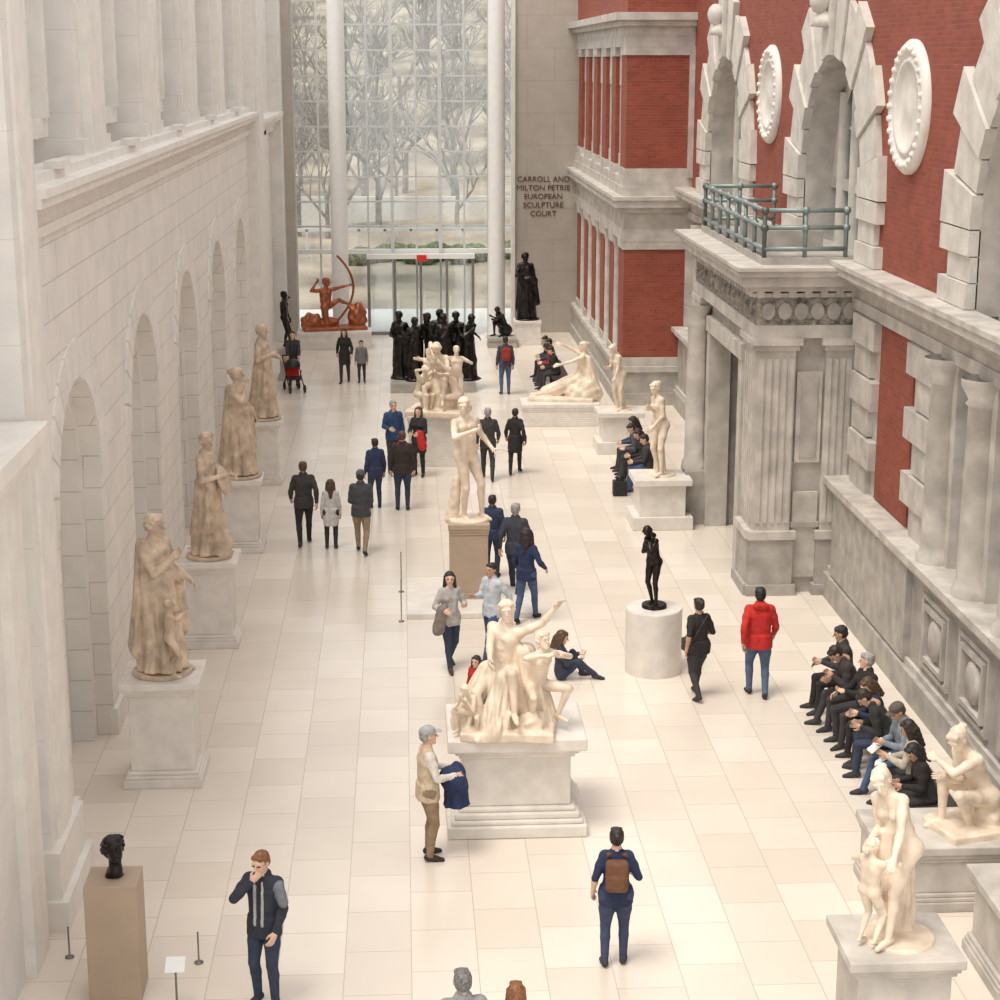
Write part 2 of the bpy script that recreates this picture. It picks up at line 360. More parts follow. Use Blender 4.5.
rail((rx0,ry0),(rx0,ry1));rail((rx0,ry0),(7.8,ry0));rail((rx0,ry1),(7.8,ry1))
b.obj('balcony_railing')
# ---- far brick pavilion
b=MB();PX,PY=6.15,50.0
b.box(PX+.45,8.6,PY+.1,YF,0,13,M_BRICK)
b.box(PX-.12,8.2,PY-.1,YF,0,1.0,M_GREY);b.box(PX-.2,8.2,PY-.18,YF,0,.35,M_GREY);b.box(PX-.18,8.2,PY-.16,YF,.95,1.1,M_GREY2)
for z0,z1 in((1.1,4.6),(6.35,9.85)):
    b.box(PX,8.0,PY,51.2,z0,z1,M_BRICK)
    b.box(7.86,8.25,PY-.12,PY+.5,z0,z1,M_GREY2)
    b.box(PX-.04,8.0,PY-.04,51.23,z0,z0+.25,M_GREY2);b.box(PX-.04,8.0,PY-.04,51.23,z1-.22,z1,M_GREY2)
for z0,z1,pr in((4.6,4.95,.05),(4.95,5.4,.02),(5.4,5.55,.15),(5.55,5.75,.3),(5.75,5.85,.35),(5.85,6.1,.08),(6.1,6.35,.05),(9.85,10.1,.05),(10.1,10.4,.02),(10.4,10.55,.2),(10.55,10.75,.35),(10.75,13,.0)):
    b.box(PX-pr,8.2,PY-pr,YF,z0,z1,M_GREY2 if z1<13 else M_BRICK)
ys=[53.0,55.5,58.0,60.5,63.0]
yy=[50.7]+ys
for i,y in enumerate(ys):
    for z0,z1 in((1.1,4.6),(6.35,9.85)):
        b.box(PX,PX+.47,y-.5,y+.5,z0,z1,M_BRICK);b.box(PX-.04,PX+.47,y-.54,y+.54,z0,z0+.25,M_GREY2);b.box(PX-.04,PX+.47,y-.54,y+.54,z1-.25,z1,M_GREY2)
for i in range(5):
    ym=(yy[i]+yy[i+1])/2
    b.box(PX+.4,PX+.46,ym-.8,ym+.8,1.1,4.6,M_DGL);b.box(PX+.3,PX+.46,ym-.06,ym+.06,1.1,4.6,M_WHITE);b.box(PX+.3,PX+.46,ym-.8,ym+.8,3.2,3.3,M_WHITE)
    b.box(PX+.4,PX+.46,ym-.8,ym+.8,6.35,8.8,M_PALEGL);b.box(PX+.3,PX+.46,ym-.06,ym+.06,6.35,8.8,M_WHITE)
    b.box(PX+.1,PX+.46,ym-.8,ym+.8,8.8,9.85,M_GREY2);b.box(PX+.1,PX+.46,ym-.8,ym+.8,6.35,6.9,M_GREY2)
    for s_ in(-1,1):
        b.lathe([(.14,0),(.14,.1),(.11,.15),(.1,3.1),(.15,3.3),(.17,3.5)],(PX+.12,ym+s_*.62,1.1),M_GREY2,12)
        b.box(PX+.12,PX+.46,ym+s_*.62-.13,ym+s_*.62+.13,6.9,8.8,M_GREY2)
b.obj('brick_pavilion')
# ============================================================ outside park
b=MB();n=40
def gz(x,y):
    return -.15+max(0,y-70)*.055+max(0,y-110)*.09+.25*math.sin(x*.21)*min(1,max(0,(y-75)/20))
v=[];f=[]
for i in range(n+1):
    for j in range(n+1):
        y=64.6+(i/n)**1.5*160;x=-60+120*j/n;v.append((x,y,gz(x,y)))
for i in range(n):
    for j in range(n):f.append((i*(n+1)+j,i*(n+1)+j+1,(i+1)*(n+1)+j+1,(i+1)*(n+1)+j))
b.raw(v,f,M_ROAD,True)
M_PAVE=plain('pale_paving',(.72,.70,.66),.8);b.box(-15,14,64.6,71,-.14,-.05,M_PAVE)
for i in range(24):
    x=-14+i*1.2;b.box(x-.05,x+.05,84,84.1,.6,1.9,M_MULL)
b.box(-16,16,84,84.15,1.8,1.95,M_MULL);b.box(-16,16,96,96.4,1.0,2.5,M_PAVE)
b.obj('park_ground')
def tree_mesh(seed):
    r=random.Random(seed);b=MB()
    def br(p,d,L,rad,dep):
        q=p+d*L;b.tube(p,q,rad,rad*.68,M_BARK_HAZE,5 if dep<2 else 3)
        if dep>=5:return
        for k in range(3):
            nd=(d+Vector((r.uniform(-.75,.75),r.uniform(-.75,.75),r.uniform(-.15,.5)))).normalized()
            br(q if k<2 else p+d*L*.6,nd,L*r.uniform(.62,.85),rad*.6,dep+1)
    br(Vector((0,0,-.3)),Vector((r.uniform(-.05,.05),0,1)).normalized(),2.2,.16,0)
    me=bpy.data.meshes.new('bare_tree');me.from_pydata(b.v,[],b.f);me.materials.append(M_BARK_HAZE);return me
tm=[tree_mesh(s) for s in(1,2,3,7)]
for i in range(60):
    y=random.uniform(88,170);x=random.uniform(-.10,.09)*y+1
    o=bpy.data.objects.new('bare_tree',tm[i%4]);C.objects.link(o);o.location=(x,y,gz(x,y));s=random.uniform(.8,1.3);o.scale=(s,s,s);o.rotation_euler=(0,0,random.uniform(0,6))
for i in range(9):
    b=MB();
    for k in range(6):
        cx,cy,r=random.uniform(-.5,.5),random.uniform(-.4,.4),random.uniform(.25,.5)
        b.lathe([(0,0)]+[(r*math.sin(t*math.pi/6)*(1+.1*math.sin(t*3+k)),r-r*math.cos(t*math.pi/6)) for t in range(1,6)]+[(0,2*r)],(cx,cy,0),M_SHRUB,9)
    x=-2.2+i*.85+random.uniform(-.3,.3);b.obj('evergreen_shrub',(x,82+(i%3)*.6,gz(x,82)-.1))
# ============================================================ SDF figures
def V3(*a):return np.array(a,float)
def cap(a,b_,ra,rb,m,k=.03,fold=None,flat=False,rock=None,sub=False,sy=1.0):
    return dict(t='c',a=np.array(a,float),b=np.array(b_,float),ra=ra,rb=rb,m=m,k=k,fold=fold,flat=flat,rock=rock,sub=sub,sy=sy)
def ell(c,r,m,k=.03,rot=None,rock=None,sub=False):
    if np.isscalar(r):r=(r,r,r)
    return dict(t='e',c=np.array(c,float),r=np.array(r,float),m=m,k=k,rot=None if rot is None else np.array(Euler(rot).to_matrix()),rock=rock,sub=sub)
def rbox(c,hf,m,k=.01,rot=None,rd=.02,rock=None):
    return dict(t='b',c=np.array(c,float),r=np.array(hf,float),m=m,k=k,rot=None if rot is None else np.array(Euler(rot).to_matrix()),rd=rd,rock=rock,sub=False)
def xf_prims(prims,R,t,s=1.0):
    out=[]
    for p in prims:
        q=dict(p)
        if p['t']=='c':q['a']=R@(p['a']*s)+t;q['b']=R@(p['b']*s)+t;q['ra']*=s;q['rb']*=s
        else:
            q['c']=R@(p['c']*s)+t;q['r']=p['r']*s;q['rot']=R if p['rot'] is None else R@p['rot']
        out.append(q)
    return out
def bbox(p):
    if p['t']=='c':
        r=max(p['ra'],p['rb']);lo=np.minimum(p['a'],p['b'])-r;hi=np.maximum(p['a'],p['b'])+r
    else:
        R=p['rot'];e=p['r'] if R is None else np.abs(R)@p['r'];lo=p['c']-e;hi=p['c']+e
    return lo,hi
def pdist(p,X,Y,Z):
    if p['t']=='c':
        a=p['a'];ba=p['b']-a;L2=max(ba@ba,1e-9)
        px,py,pz=X-a[0],Y-a[1],Z-a[2]
        tt=(px*ba[0]+py*ba[1]+pz*ba[2])/L2;t=np.clip(tt,0,1)
        dx,dy,dz=px-t*ba[0],py-t*ba[1],pz-t*ba[2]
        d=np.sqrt(dx*dx+(dy/p['sy'])**2+dz*dz)-(p['ra']+(p['rb']-p['ra'])*t)
        if p['fold']:
            am,n,tw=p['fold'][:3];u=ba/math.sqrt(L2)
            e1=np.cross(u,[0,1,0.01]);e1/=np.linalg.norm(e1);e2=np.cross(u,e1)
            th=np.arctan2(px*e2[0]+py*e2[1]+pz*e2[2],px*e1[0]+py*e1[1]+pz*e1[2])
            w=np.abs(np.sin(n*.5*th+tw*t*.6+.5*np.sin(3*t+2*th)))
            w2=np.abs(np.sin((n-1)*th*1.0-tw*1.3*t+1))
            d=d-am*(.35+.65*t)*(1.9*w+.8*w2-1.6)
        if p['flat']:
            L=math.sqrt(L2);d=np.maximum(d,(tt-1)*L);d=np.maximum(d,-tt*L)
    else:
        x,y,z=X-p['c'][0],Y-p['c'][1],Z-p['c'][2];R=p['rot']
        if R is not None:x,y,z=(R[0,0]*x+R[1,0]*y+R[2,0]*z,R[0,1]*x+R[1,1]*y+R[2,1]*z,R[0,2]*x+R[1,2]*y+R[2,2]*z)
        r=p['r']
        if p['t']=='e':
            k0=np.sqrt((x/r[0])**2+(y/r[1])**2+(z/r[2])**2)
            k1=np.sqrt((x/r[0]**2)**2+(y/r[1]**2)**2+(z/r[2]**2)**2)+1e-9;d=k0*(k0-1)/k1
        else:
            rd=p['rd'];qx,qy,qz=np.abs(x)-r[0]+rd,np.abs(y)-r[1]+rd,np.abs(z)-r[2]+rd
            d=np.sqrt(np.maximum(qx,0)**2+np.maximum(qy,0)**2+np.maximum(qz,0)**2)+np.minimum(np.maximum(qx,np.maximum(qy,qz)),0)-rd
    if p['rock']:
        am,fr=p['rock'];d=d+am*(np.sin(fr*X+2*Y*fr*.3)*np.sin(fr*1.3*Y+1)+.6*np.sin(fr*1.9*Z+fr*.7*X)*np.cos(fr*1.6*Y))
    return d
def polygonize(prims,h):
    los=[];his=[]
    for p in prims:
        if p['sub']:continue
        l,u=bbox(p);los.append(l);his.append(u)
    lo=np.min(los,0)-3*h-.03;hi=np.max(his,0)+3*h+.03
    n=np.ceil((hi-lo)/h).astype(int)+1
    ax=[lo[i]+h*np.arange(n[i]) for i in range(3)]
    V=np.full(n,1.0,np.float32);RB=np.full(n,1.0,np.float32);Mi=np.zeros(n,np.int16);labels=[]
    for p in prims:
        if p['m'] not in labels:labels.append(p['m'])
        li=labels.index(p['m']);l,u=bbox(p);mg=p['k']+2.5*h+(p['fold'][0]*2.5 if p.get('fold') else 0)+(p['rock'][0]*1.7 if p['rock'] else 0)
        i0=np.maximum(0,np.floor((l-mg-lo)/h).astype(int));i1=np.minimum(n,np.ceil((u+mg-lo)/h).astype(int)+1)
        if (i1<=i0).any():continue
        sl=tuple(slice(i0[q],i1[q]) for q in range(3))
        d=pdist(p,ax[0][sl[0]][:,None,None],ax[1][sl[1]][None,:,None],ax[2][sl[2]][None,None,:])
        S=V[sl];k=p['k']
        if p['sub']:
            d=-d;hh=np.clip(.5-.5*(S-d)/k,0,1);V[sl]=S*(1-hh)+d*hh+k*hh*(1-hh)
        else:
            hh=np.clip(.5+.5*(S-d)/k,0,1);V[sl]=S*(1-hh)+d*hh-k*hh*(1-hh)
            w=d<RB[sl];RB[sl]=np.where(w,d,RB[sl]);Mi[sl]=np.where(w,li,Mi[sl])
    S=V<0
    c=[(i,j,k) for i in(0,1) for j in(0,1) for k in(0,1)]
    def sh(A,o):return A[o[0]:n[0]-1+o[0],o[1]:n[1]-1+o[1],o[2]:n[2]-1+o[2]]
    cs=sum(sh(S,o).astype(np.int8) for o in c);act=(cs>0)&(cs<8);idx=np.argwhere(act)
    if len(idx)==0:return np.zeros((0,3)),np.zeros((0,4),int),np.zeros(0,int),labels
    cv=np.stack([V[idx[:,0]+o[0],idx[:,1]+o[1],idx[:,2]+o[2]] for o in c],1).astype(float)
    acc=np.zeros((len(idx),3));cnt=np.zeros(len(idx))
    for a in range(8):
        for b2 in range(a+1,8):
            oa,ob=np.array(c[a]),np.array(c[b2])
            if np.abs(oa-ob).sum()!=1:continue
            va,vb=cv[:,a],cv[:,b2];m=(va<0)!=(vb<0);t=np.where(m,va/(va-vb+1e-12*(va==vb)),0)
            acc+=np.where(m[:,None],oa+(ob-oa)*t[:,None],0);cnt+=m
    vert=lo+h*(idx+acc/cnt[:,None])
    cid=np.full(n-1,-1,np.int64);cid[idx[:,0],idx[:,1],idx[:,2]]=np.arange(len(idx))
    F=[];FM=[]
    for axn in range(3):
        A=S;sa=[slice(None)]*3;sb=[slice(None)]*3;sa[axn]=slice(0,-1);sb[axn]=slice(1,None)
        df=A[tuple(sa)]!=A[tuple(sb)];e=np.argwhere(df)
        u,w=(axn+1)%3,(axn+2)%3
        ok=(e[:,u]>0)&(e[:,w]>0)&(e[:,u]<n[u]-1)&(e[:,w]<n[w]-1);e=e[ok]
        ins=A[e[:,0],e[:,1],e[:,2]]
        def cc(du,dw):
            q=e.copy();q[:,u]+=du;q[:,w]+=dw;return cid[q[:,0],q[:,1],q[:,2]]
        q=np.stack([cc(-1,-1),cc(0,-1),cc(0,0),cc(-1,0)],1)
        q=np.where(ins[:,None],q,q[:,::-1]);F.append(q)
        e2=e.copy();e2[:,axn]+=1
        FM.append(np.where(ins,Mi[e[:,0],e[:,1],e[:,2]],Mi[e2[:,0],e2[:,1],e2[:,2]]))
    return vert,np.concatenate(F),np.concatenate(FM),labels
def head_prims(style):
    P=[ell((0,-.012,.028),(.074,.095,.088),'skin',.02),ell((0,.028,-.035),(.056,.062,.078),'skin',.03),
       ell((0,.066,-.095),(.026,.022,.02),'skin',.02),cap((0,.09,.014),(0,.112,-.022),.008,.013,'skin',.012),
       cap((-.045,.078,.034),(.045,.078,.034),.011,.011,'skin',.015),
       ell((-.031,.094,.010),(.018,.013,.011),'skin',.01,sub=True),ell((.031,.094,.010),(.018,.013,.011),'skin',.01,sub=True),
       ell((-.031,.078,.009),.011,'eye',.004),ell((.031,.078,.009),.011,'eye',.004),
       cap((-.018,.086,-.056),(.018,.086,-.056),.008,.008,'lip',.006),
       ell((-.077,-.005,-.005),(.011,.021,.031),'skin',.008),ell((.077,-.005,-.005),(.011,.021,.031),'skin',.008),
       cap((0,-.015,-.07),(0,-.035,-.175),.050,.056,'skin',.03)]
    rk=(.0025,60)
    if style!='bald':
        P+=[ell((0,-.028,.042),(.084,.094,.084),'hair',.01,rock=rk),ell((0,-.05,-.005),(.080,.066,.075),'hair',.01,rock=rk),cap((-.045,.045,.080),(.045,.045,.080),.026,.026,'hair',.02,rock=rk)]
    if style in('long','curly'):
        w=1.25 if style=='curly' else 1
        P+=[ell((0,-.055,-.06),(.09*w,.06*w,.15),'hair',.03,rock=(.006,45)),cap((-.075*w,-.005,.03),(-.085*w,-.01,-.15),.03*w,.035*w,'hair',.02,rock=rk),cap((.075*w,-.005,.03),(.085*w,-.01,-.15),.03*w,.035*w,'hair',.02,rock=rk),cap((0,-.08,-.05),(0,-.1,-.27),.07*w,.04,'hair',.04,rock=(.006,45))]
        if style=='curly':P+=[ell((0,-.03,.05),(.11,.11,.1),'hair',.02,rock=(.01,50))]
    if style=='bun':P+=[ell((0,-.115,.05),.045,'hair',.02,rock=rk)]
    if style=='cap':P+=[ell((0,-.015,.06),(.09,.104,.075),'hat',.005),rbox((0,.11,.055),(.06,.05,.008),'hat',.01)]
    if style=='beanie':P+=[ell((0,-.015,.055),(.092,.106,.09),'hat',.005)]
    if style in('statue','beard'):
        for i in range(11):
            a=math.pi*(i/10)*1.3+math.pi-.5;P.append(ell((.083*math.cos(a),-.02+.08*math.sin(a),.02+.03*math.sin(i*2)),.024,'hair',.01))
        for i in range(6):
            a=math.pi*(i+.5)/6;P.append(ell((.07*math.cos(a),.035,.075+.03*math.sin(a)),.023,'hair',.01))
    if style=='beard':P+=[ell((0,.06,-.1),(.05,.04,.055),'hair',.02,rock=(.006,60)),ell((-.045,.03,-.06),(.02,.03,.045),'hair',.02),ell((.045,.03,-.06),(.02,.03,.045),'hair',.02)]
    if style=='glasses':
        P+=[cap((-.05,.092,.012),(.05,.092,.012),.005,.005,'eye',.003),cap((-.05,.092,.012),(-.08,.0,.012),.004,.004,'eye',.003),cap((.05,.092,.012),(.08,.0,.012),.004,.004,'eye',.003)]
    return P
def hand_prims(curl):
    P=[ell((0,0,-.045),(.017,.042,.052),'skin',.012),cap((0,0,.02),(0,0,-.03),.026,.028,'skin',.02)]
    for y,L in((.031,.072),(.011,.082),(-.010,.076),(-.030,.06)):
        p=V3(0,y,-.082);a=.15
        for sgm,(fr,rr) in enumerate(((.45,.0095),(.32,.0085),(.23,.0075))):
            a+=curl*(.5 if sgm==0 else .75);q=p+V3(-math.sin(a),y*.06,-math.cos(a))*L*fr
            P.append(cap(p,q,rr,rr*.93,'skin',.004));p=q
    P+=[cap((0,.03,-.02),(-.012,.058,-.052),.014,.011,'skin',.01),cap((-.012,.058,-.052),(-.024-.01*curl,.062-.012*curl,-.083),.011,.008,'skin',.004)]
    return P
CACHE={}
def tmpl(kind,st,h):
    key=(kind,st,h)
    if key not in CACHE:CACHE[key]=polygonize(head_prims(st) if kind=='head' else hand_prims(st),h)
    return CACHE[key]
def ik(root,tgt,l1,l2,pole):
    d=tgt-root;L=np.linalg.norm(d);mx=(l1+l2)*.995
    if L>mx:tgt=root+d/L*mx;d=tgt-root;L=mx
    if L<.05:L=.05
    u=d/np.linalg.norm(d);a=(l1*l1-l2*l2+L*L)/(2*L);hh=math.sqrt(max(0,l1*l1-a*a))
    p=pole-u*(pole@u);nn=np.linalg.norm(p);p=p/nn if nn>1e-6 else V3(0,1,0)
    return root+u*a+p*hh,tgt
def rotm(x=0,y=0,z=0):return np.array(Euler((x,y,z)).to_matrix())
def figure(pose,sex='m',nude=False,style='tee',hair='short',bulk=1.0,vox=.02,extras=(),hs=1.0):
    g=pose.get
    pel=np.array(g('pel',(0,0,.93)),float)
    Rt=rotm(-g('lean',0),g('side',0),0);Rh=rotm(0,0,g('hipyaw',0));Rs=rotm(0,0,g('twist',0))@Rt
    u=Rt@V3(0,0,1);right=Rs@V3(1,0,0);fwd=Rs@V3(0,1,0);hr=Rh@V3(1,0,0)
    f_=sex!='m'
    chest=pel+u*.34;nb=chest+u*.20;sw=.136 if f_ else .158
    shR=chest+u*.115+right*sw;shL=chest+u*.115-right*sw
    hipR=pel+hr*.088-V3(0,0,.03);hipL=pel-hr*.088-V3(0,0,.03)
    aR=np.array(g('aR',(.10,0,.08)),float);aL=np.array(g('aL',(-.11,.03,.08)),float)
    kR,aR=ik(hipR,aR,.42,.41,np.array(g('kR',(.15,1,0)),float));kL,aL=ik(hipL,aL,.42,.41,np.array(g('kL',(-.15,1,0)),float))
    wR=np.array(g('wR'),float) if g('wR') else shR+Rs@V3(.085,.05,-.51)
    wL=np.array(g('wL'),float) if g('wL') else shL+Rs@V3(-.085,.05,-.51)
    eR,wR=ik(shR,wR,.28,.25,np.array(g('eR',(.5,-1,-.3)),float));eL,wL=ik(shL,wL,.28,.25,np.array(g('eL',(-.5,-1,-.3)),float))
    Rhd=Rs@rotm(0,0,g('hyaw',0))@rotm(-g('hpitch',0),g('hroll',0),0)
    hu=Rhd@V3(0,0,1)*.6+u*.4;hc=nb+hu*.135+(Rhd@V3(0,1,0))*.022
    T='skin' if nude else 'top';B='skin' if nude else 'bot';SH='skin' if nude else 'shoe'
    x=0 if nude else (.012 if style in('jacket','coat','sweater') else .005)
    w=bulk;P=[]
    bx=.008 if f_ else 0
    P+=[cap(hipR+V3(0,-.005,.02),hipL+V3(0,-.005,.02),(.100+bx)*w,(.100+bx)*w,B,.04)]
    ws=.036 if f_ else .045;wr=.083 if f_ else .094
    for s_ in(-1,1):
        P.append(cap(pel+hr*s_*.055+u*.06,pel+right*s_*ws+u*.19,.100*w+x,wr*w+x,T,.04))
        P.append(cap(pel+right*s_*ws+u*.19,chest+right*s_*.068+u*.02,wr*w+x,(.093 if f_ else .102)*w+x,T,.04))
    P.append(cap(shR-right*.035,shL+right*.035,.056+x,.056+x,T,.05))
    for s_ in(-1,1):P.append(cap(chest+u*.09+right*.05*s_,nb-u*.005,.075+x,.048+x*.5,T,.04))
    P.append(cap(nb-u*.03,nb+(hc-nb)*.5,.054,.052,'skin',.02))
    if not nude and style in('jacket','coat'):P.append(cap(nb-u*.005-fwd*.01+right*.03,nb-u*.005-fwd*.01-right*.03,.058,.058,T,.01))
    if f_:
        br=.054 if nude else .046
        for s_ in(-1,1):P.append(ell(chest+right*s_*.065+fwd*.082,(br+x,br+x,br+x),T,.03))
    elif nude:
        for s_ in(-1,1):
            P.append(ell(chest+right*s_*.065+fwd*.072+u*.05,(.075,.042,.052),T,.02))
            for q in range(3):P.append(ell(chest+right*s_*.028+fwd*(.088-.004*q)-u*(.075+.06*q),(.03,.022,.03),T,.012))
    for s_,sh_,e_,w_ in((1,shR,eR,wR),(-1,shL,eL,wL)):
        ul=T;fl=T if (style!='tee' or nude) else 'skin'
        if style=='vest':ul=fl='x1'
        P.append(ell(sh_,(.056+x,.058+x,.058+x),ul,.03))
        P.append(cap(sh_,sh_+(e_-sh_)*.45,.050*w+x,.049*w+x,ul,.025));P.append(cap(sh_+(e_-sh_)*.45,e_,.049*w+x,.039+x*.8,ul,.025));xf=x if fl!='skin' else 0
        mid=e_+(w_-e_)*.3
        P.append(cap(e_,mid,.039+xf,.041+xf,fl,.015));P.append(cap(mid,w_,.041+xf,.026+xf*.9,fl,.015))
    lx=0 if nude else .008
    for s_,h_,k_,a_,kk in((1,hipR,kR,aR,'fR'),(-1,hipL,kL,aL,'fL')):
        md=h_+(k_-h_)*.45
        P.append(cap(h_,md,.088*w+lx,.076*w+lx,B,.02));P.append(cap(md,k_,.076*w+lx,.053+lx,B,.02))
        m_=k_+(a_-k_)*.32;back=Rh@V3(0,-1,0)
        sd=(a_-k_)/np.linalg.norm(a_-k_);bk=back-sd*(back@sd);nb_=np.linalg.norm(bk);bk=bk/nb_ if nb_>.1 else V3(0,0,0)
        P.append(cap(k_,m_+bk*.014,.052+lx,.052+lx,B,.015));P.append(cap(m_+bk*.014,a_+V3(0,0,.01),.050+lx,.033+lx*1.6,B,.015))
        if nude:P.append(ell(h_+back*.05+V3(0,0,.03),(.08,.072,.082),B,.025))
        fd=np.array(g(kk,(s_*.2,1,-.12)),float);fd/=np.linalg.norm(fd)
        r0=.034 if nude else .042
        P.append(cap(a_-V3(0,0,.03)-fd*.035,a_-V3(0,0,.035)+fd*.07,r0,r0*.95,SH,.015));P.append(cap(a_-V3(0,0,.035)+fd*.07,a_-V3(0,0,.045)+fd*.155,r0*.95,r0*.72,SH,.015))
    if style in('jacket','tee','sweater','vest') and not nude:
        if g('sit'):
            for s_ in(-1,1):P.append(cap(pel+hr*.06*s_+u*.10,pel+hr*.065*s_,.104*w+x,.116*w+x,'top',.02))
        else:
            P.append(cap(pel+hr*.045+u*.08,pel+hr*.05-V3(0,0,.13),.118*w+x,.128*w+x,'top',.02,flat=True))
            P.append(cap(pel-hr*.045+u*.08,pel-hr*.05-V3(0,0,.13),.118*w+x,.128*w+x,'top',.02,flat=True))
    if style=='coat':
        P.append(cap(pel+u*.1,pel-V3(0,-.02,.33),.14*w+x,.19*w,'top',.03,flat=True,fold=(.006,7,1)))
    P+=list(extras)
    parts=[polygonize(P,vox)]
    def add(t,R,off,s,mir=False):
        v,f,m,l=t;v=v.copy()*s
        if mir:v[:,0]*=-1;f=f[:,::-1]
        parts.append((v@R.T+off,f,m,l))
    hv=.0075 if vox<.0175 else .012 if vox<.026 else .016
    add(tmpl('head',hair,hv),Rhd,hc,hs)
    hdv=.005 if vox<.026 else .009
    for s_,w_,e_,key,tk in((1,wR,eR,'cR','tR'),(-1,wL,eL,'cL','tL')):
        z=-(w_-e_)/np.linalg.norm(w_-e_);y=np.array(g(tk),float) if g(tk) else fwd+right*(-s_*.4)+V3(0,0,.2);y=y-z*(y@z);y/=np.linalg.norm(y);xx=np.cross(y,z)
        add(tmpl('hand',g(key,.5),hdv),np.stack([xx,y,z],1),w_+(-z)*.012,1.0,mir=(s_==-1))
    return parts
def emit(name,parts,loc,rz,scale,matmap,default=None):
    vs=[];fs=[];ms=[];mats=[];o=0
    for v,f,m,l in parts:
        lut=[]
        for lb in l:
            mt=matmap.get(lb,default or matmap.get('skin'))
            if mt not in mats:mats.append(mt)
            lut.append(mats.index(mt))
        vs.append(v*scale);fs.append(f+o);ms.append(np.array(lut)[m]);o+=len(v)
    v=np.concatenate(vs);f=np.concatenate(fs);m=np.concatenate(ms)
    me=bpy.data.meshes.new(name);me.vertices.add(len(v));me.vertices.foreach_set('co',v.astype(np.float32).ravel())
    me.loops.add(len(f)*4);me.loops.foreach_set('vertex_index',f.astype(np.int32).ravel())
    me.polygons.add(len(f));me.polygons.foreach_set('loop_start',np.arange(0,len(f)*4,4,dtype=np.int32));me.polygons.foreach_set('loop_total',np.full(len(f),4,np.int32))
    for q in mats:me.materials.append(q)
    me.polygons.foreach_set('material_index',m.astype(np.int32));me.polygons.foreach_set('use_smooth',np.ones(len(f),bool));me.update();me.validate()
    ob=bpy.data.objects.new(name,me);C.objects.link(ob);ob.location=loc;ob.rotation_euler=(0,0,math.radians(rz));return ob
def cloth(c):return plain('cloth_%.2f_%.2f_%.2f'%c,c,.85,var=.12,scale=14,bump=.5,bscale=22)
def skinm(c):return plain('skin_%.2f_%.2f_%.2f'%c,c,.5,var=.04,scale=10)
def hairm(c):return plain('hair_%.2f_%.2f_%.2f'%c,c,.55,var=.3,scale=40)
LIGHT=(.72,.47,.35);TAN=(.52,.32,.22);BLK=(.022,.02,.02);DK=(.045,.042,.045);NAVY=(.03,.045,.10);JEAN=(.06,.10,.20);DJEAN=(.035,.05,.09);KHAKI=(.34,.25,.16)
HB=(.03,.02,.015);HBR=(.10,.055,.03);HGR=(.38,.36,.34);HRD=(.25,.10,.04);RED=(.55,.025,.02)
STAND={}
WALK=dict(pel=(0,0,.905),aR=(.09,.24,.08),aL=(-.09,-.24,.11),fL=(-.1,1,-.4),wR=(.25,-.16,.9),wL=(-.25,.2,.92))
WALK2=dict(pel=(0,0,.905),aL=(-.09,.24,.08),aR=(.09,-.24,.11),fR=(.1,1,-.4),wL=(-.25,-.16,.9),wR=(.25,.2,.92))
SIT=dict(sit=1,pel=(0,0,.56),lean=.18,aR=(.13,.46,.08),aL=(-.13,.43,.08),kR=(.1,.3,1),kL=(-.1,.3,1),wR=(.10,.36,.70),wL=(-.08,.36,.70),hpitch=.35)
def person(name,x,y,h,rz,pose,top,bot,sex='m',style='jacket',hair='short',hc=HB,skin=LIGHT,shoe=DK,extras=(),vox=None,bulk=1.0,z=0,hs=1.0,**xm):
    vox=vox or (.014 if y<27 else .018 if y<36 else .025)
    parts=figure(pose,sex=sex,style=style,hair=hair,bulk=bulk,vox=vox,extras=extras,hs=hs)
    mm=dict(top=cloth(top),bot=cloth(bot),skin=skinm(skin),hair=hairm(hc),shoe=cloth(shoe),eye=hairm((.03,.03,.03)),lip=skinm((skin[0]*.8,skin[1]*.55,skin[2]*.55)))
    for k,v in xm.items():mm[k]=cloth(v)
    mm.setdefault('hat',cloth(DK));mm.setdefault('x1',cloth((.7,.7,.68)))
    return emit(name,parts,(x,y,z),rz,h/1.75,mm)
def P_(d,**k):
    q=dict(d);q.update(k);return q
backpack=lambda m='x2':[rbox((0,-.19,1.22),(.13,.075,.19),m,.02,rd=.05),rbox((0,-.26,1.16),(.10,.03,.09),m,.02,rd=.03),cap((.09,-.1,1.44),(.10,.08,1.36),.022,.02,m,.01),cap((.10,.08,1.36),(.12,.06,1.12),.02,.018,m,.01),cap((-.09,-.1,1.44),(-.10,.08,1.36),.022,.02,m,.01),cap((-.10,.08,1.36),(-.12,.06,1.12),.02,.018,m,.01)]
shoulderbag=lambda s,m='x2':[rbox((.24*s,.02,.88),(.045,.14,.12),m,.01,rd=.03),cap((.21*s,.0,1.0),(.13*s,.0,1.45),.014,.014,m,.005)]
crossbag=lambda s,m='x2':[rbox((-.2*s,.02,.92),(.045,.13,.11),m,.01,rd=.03),cap((-.17*s,-.12,1.02),(.12*s,-.09,1.43),.016,.016,m,.005),cap((-.17*s,.12,1.02),(.12*s,.09,1.43),.016,.016,m,.005)]
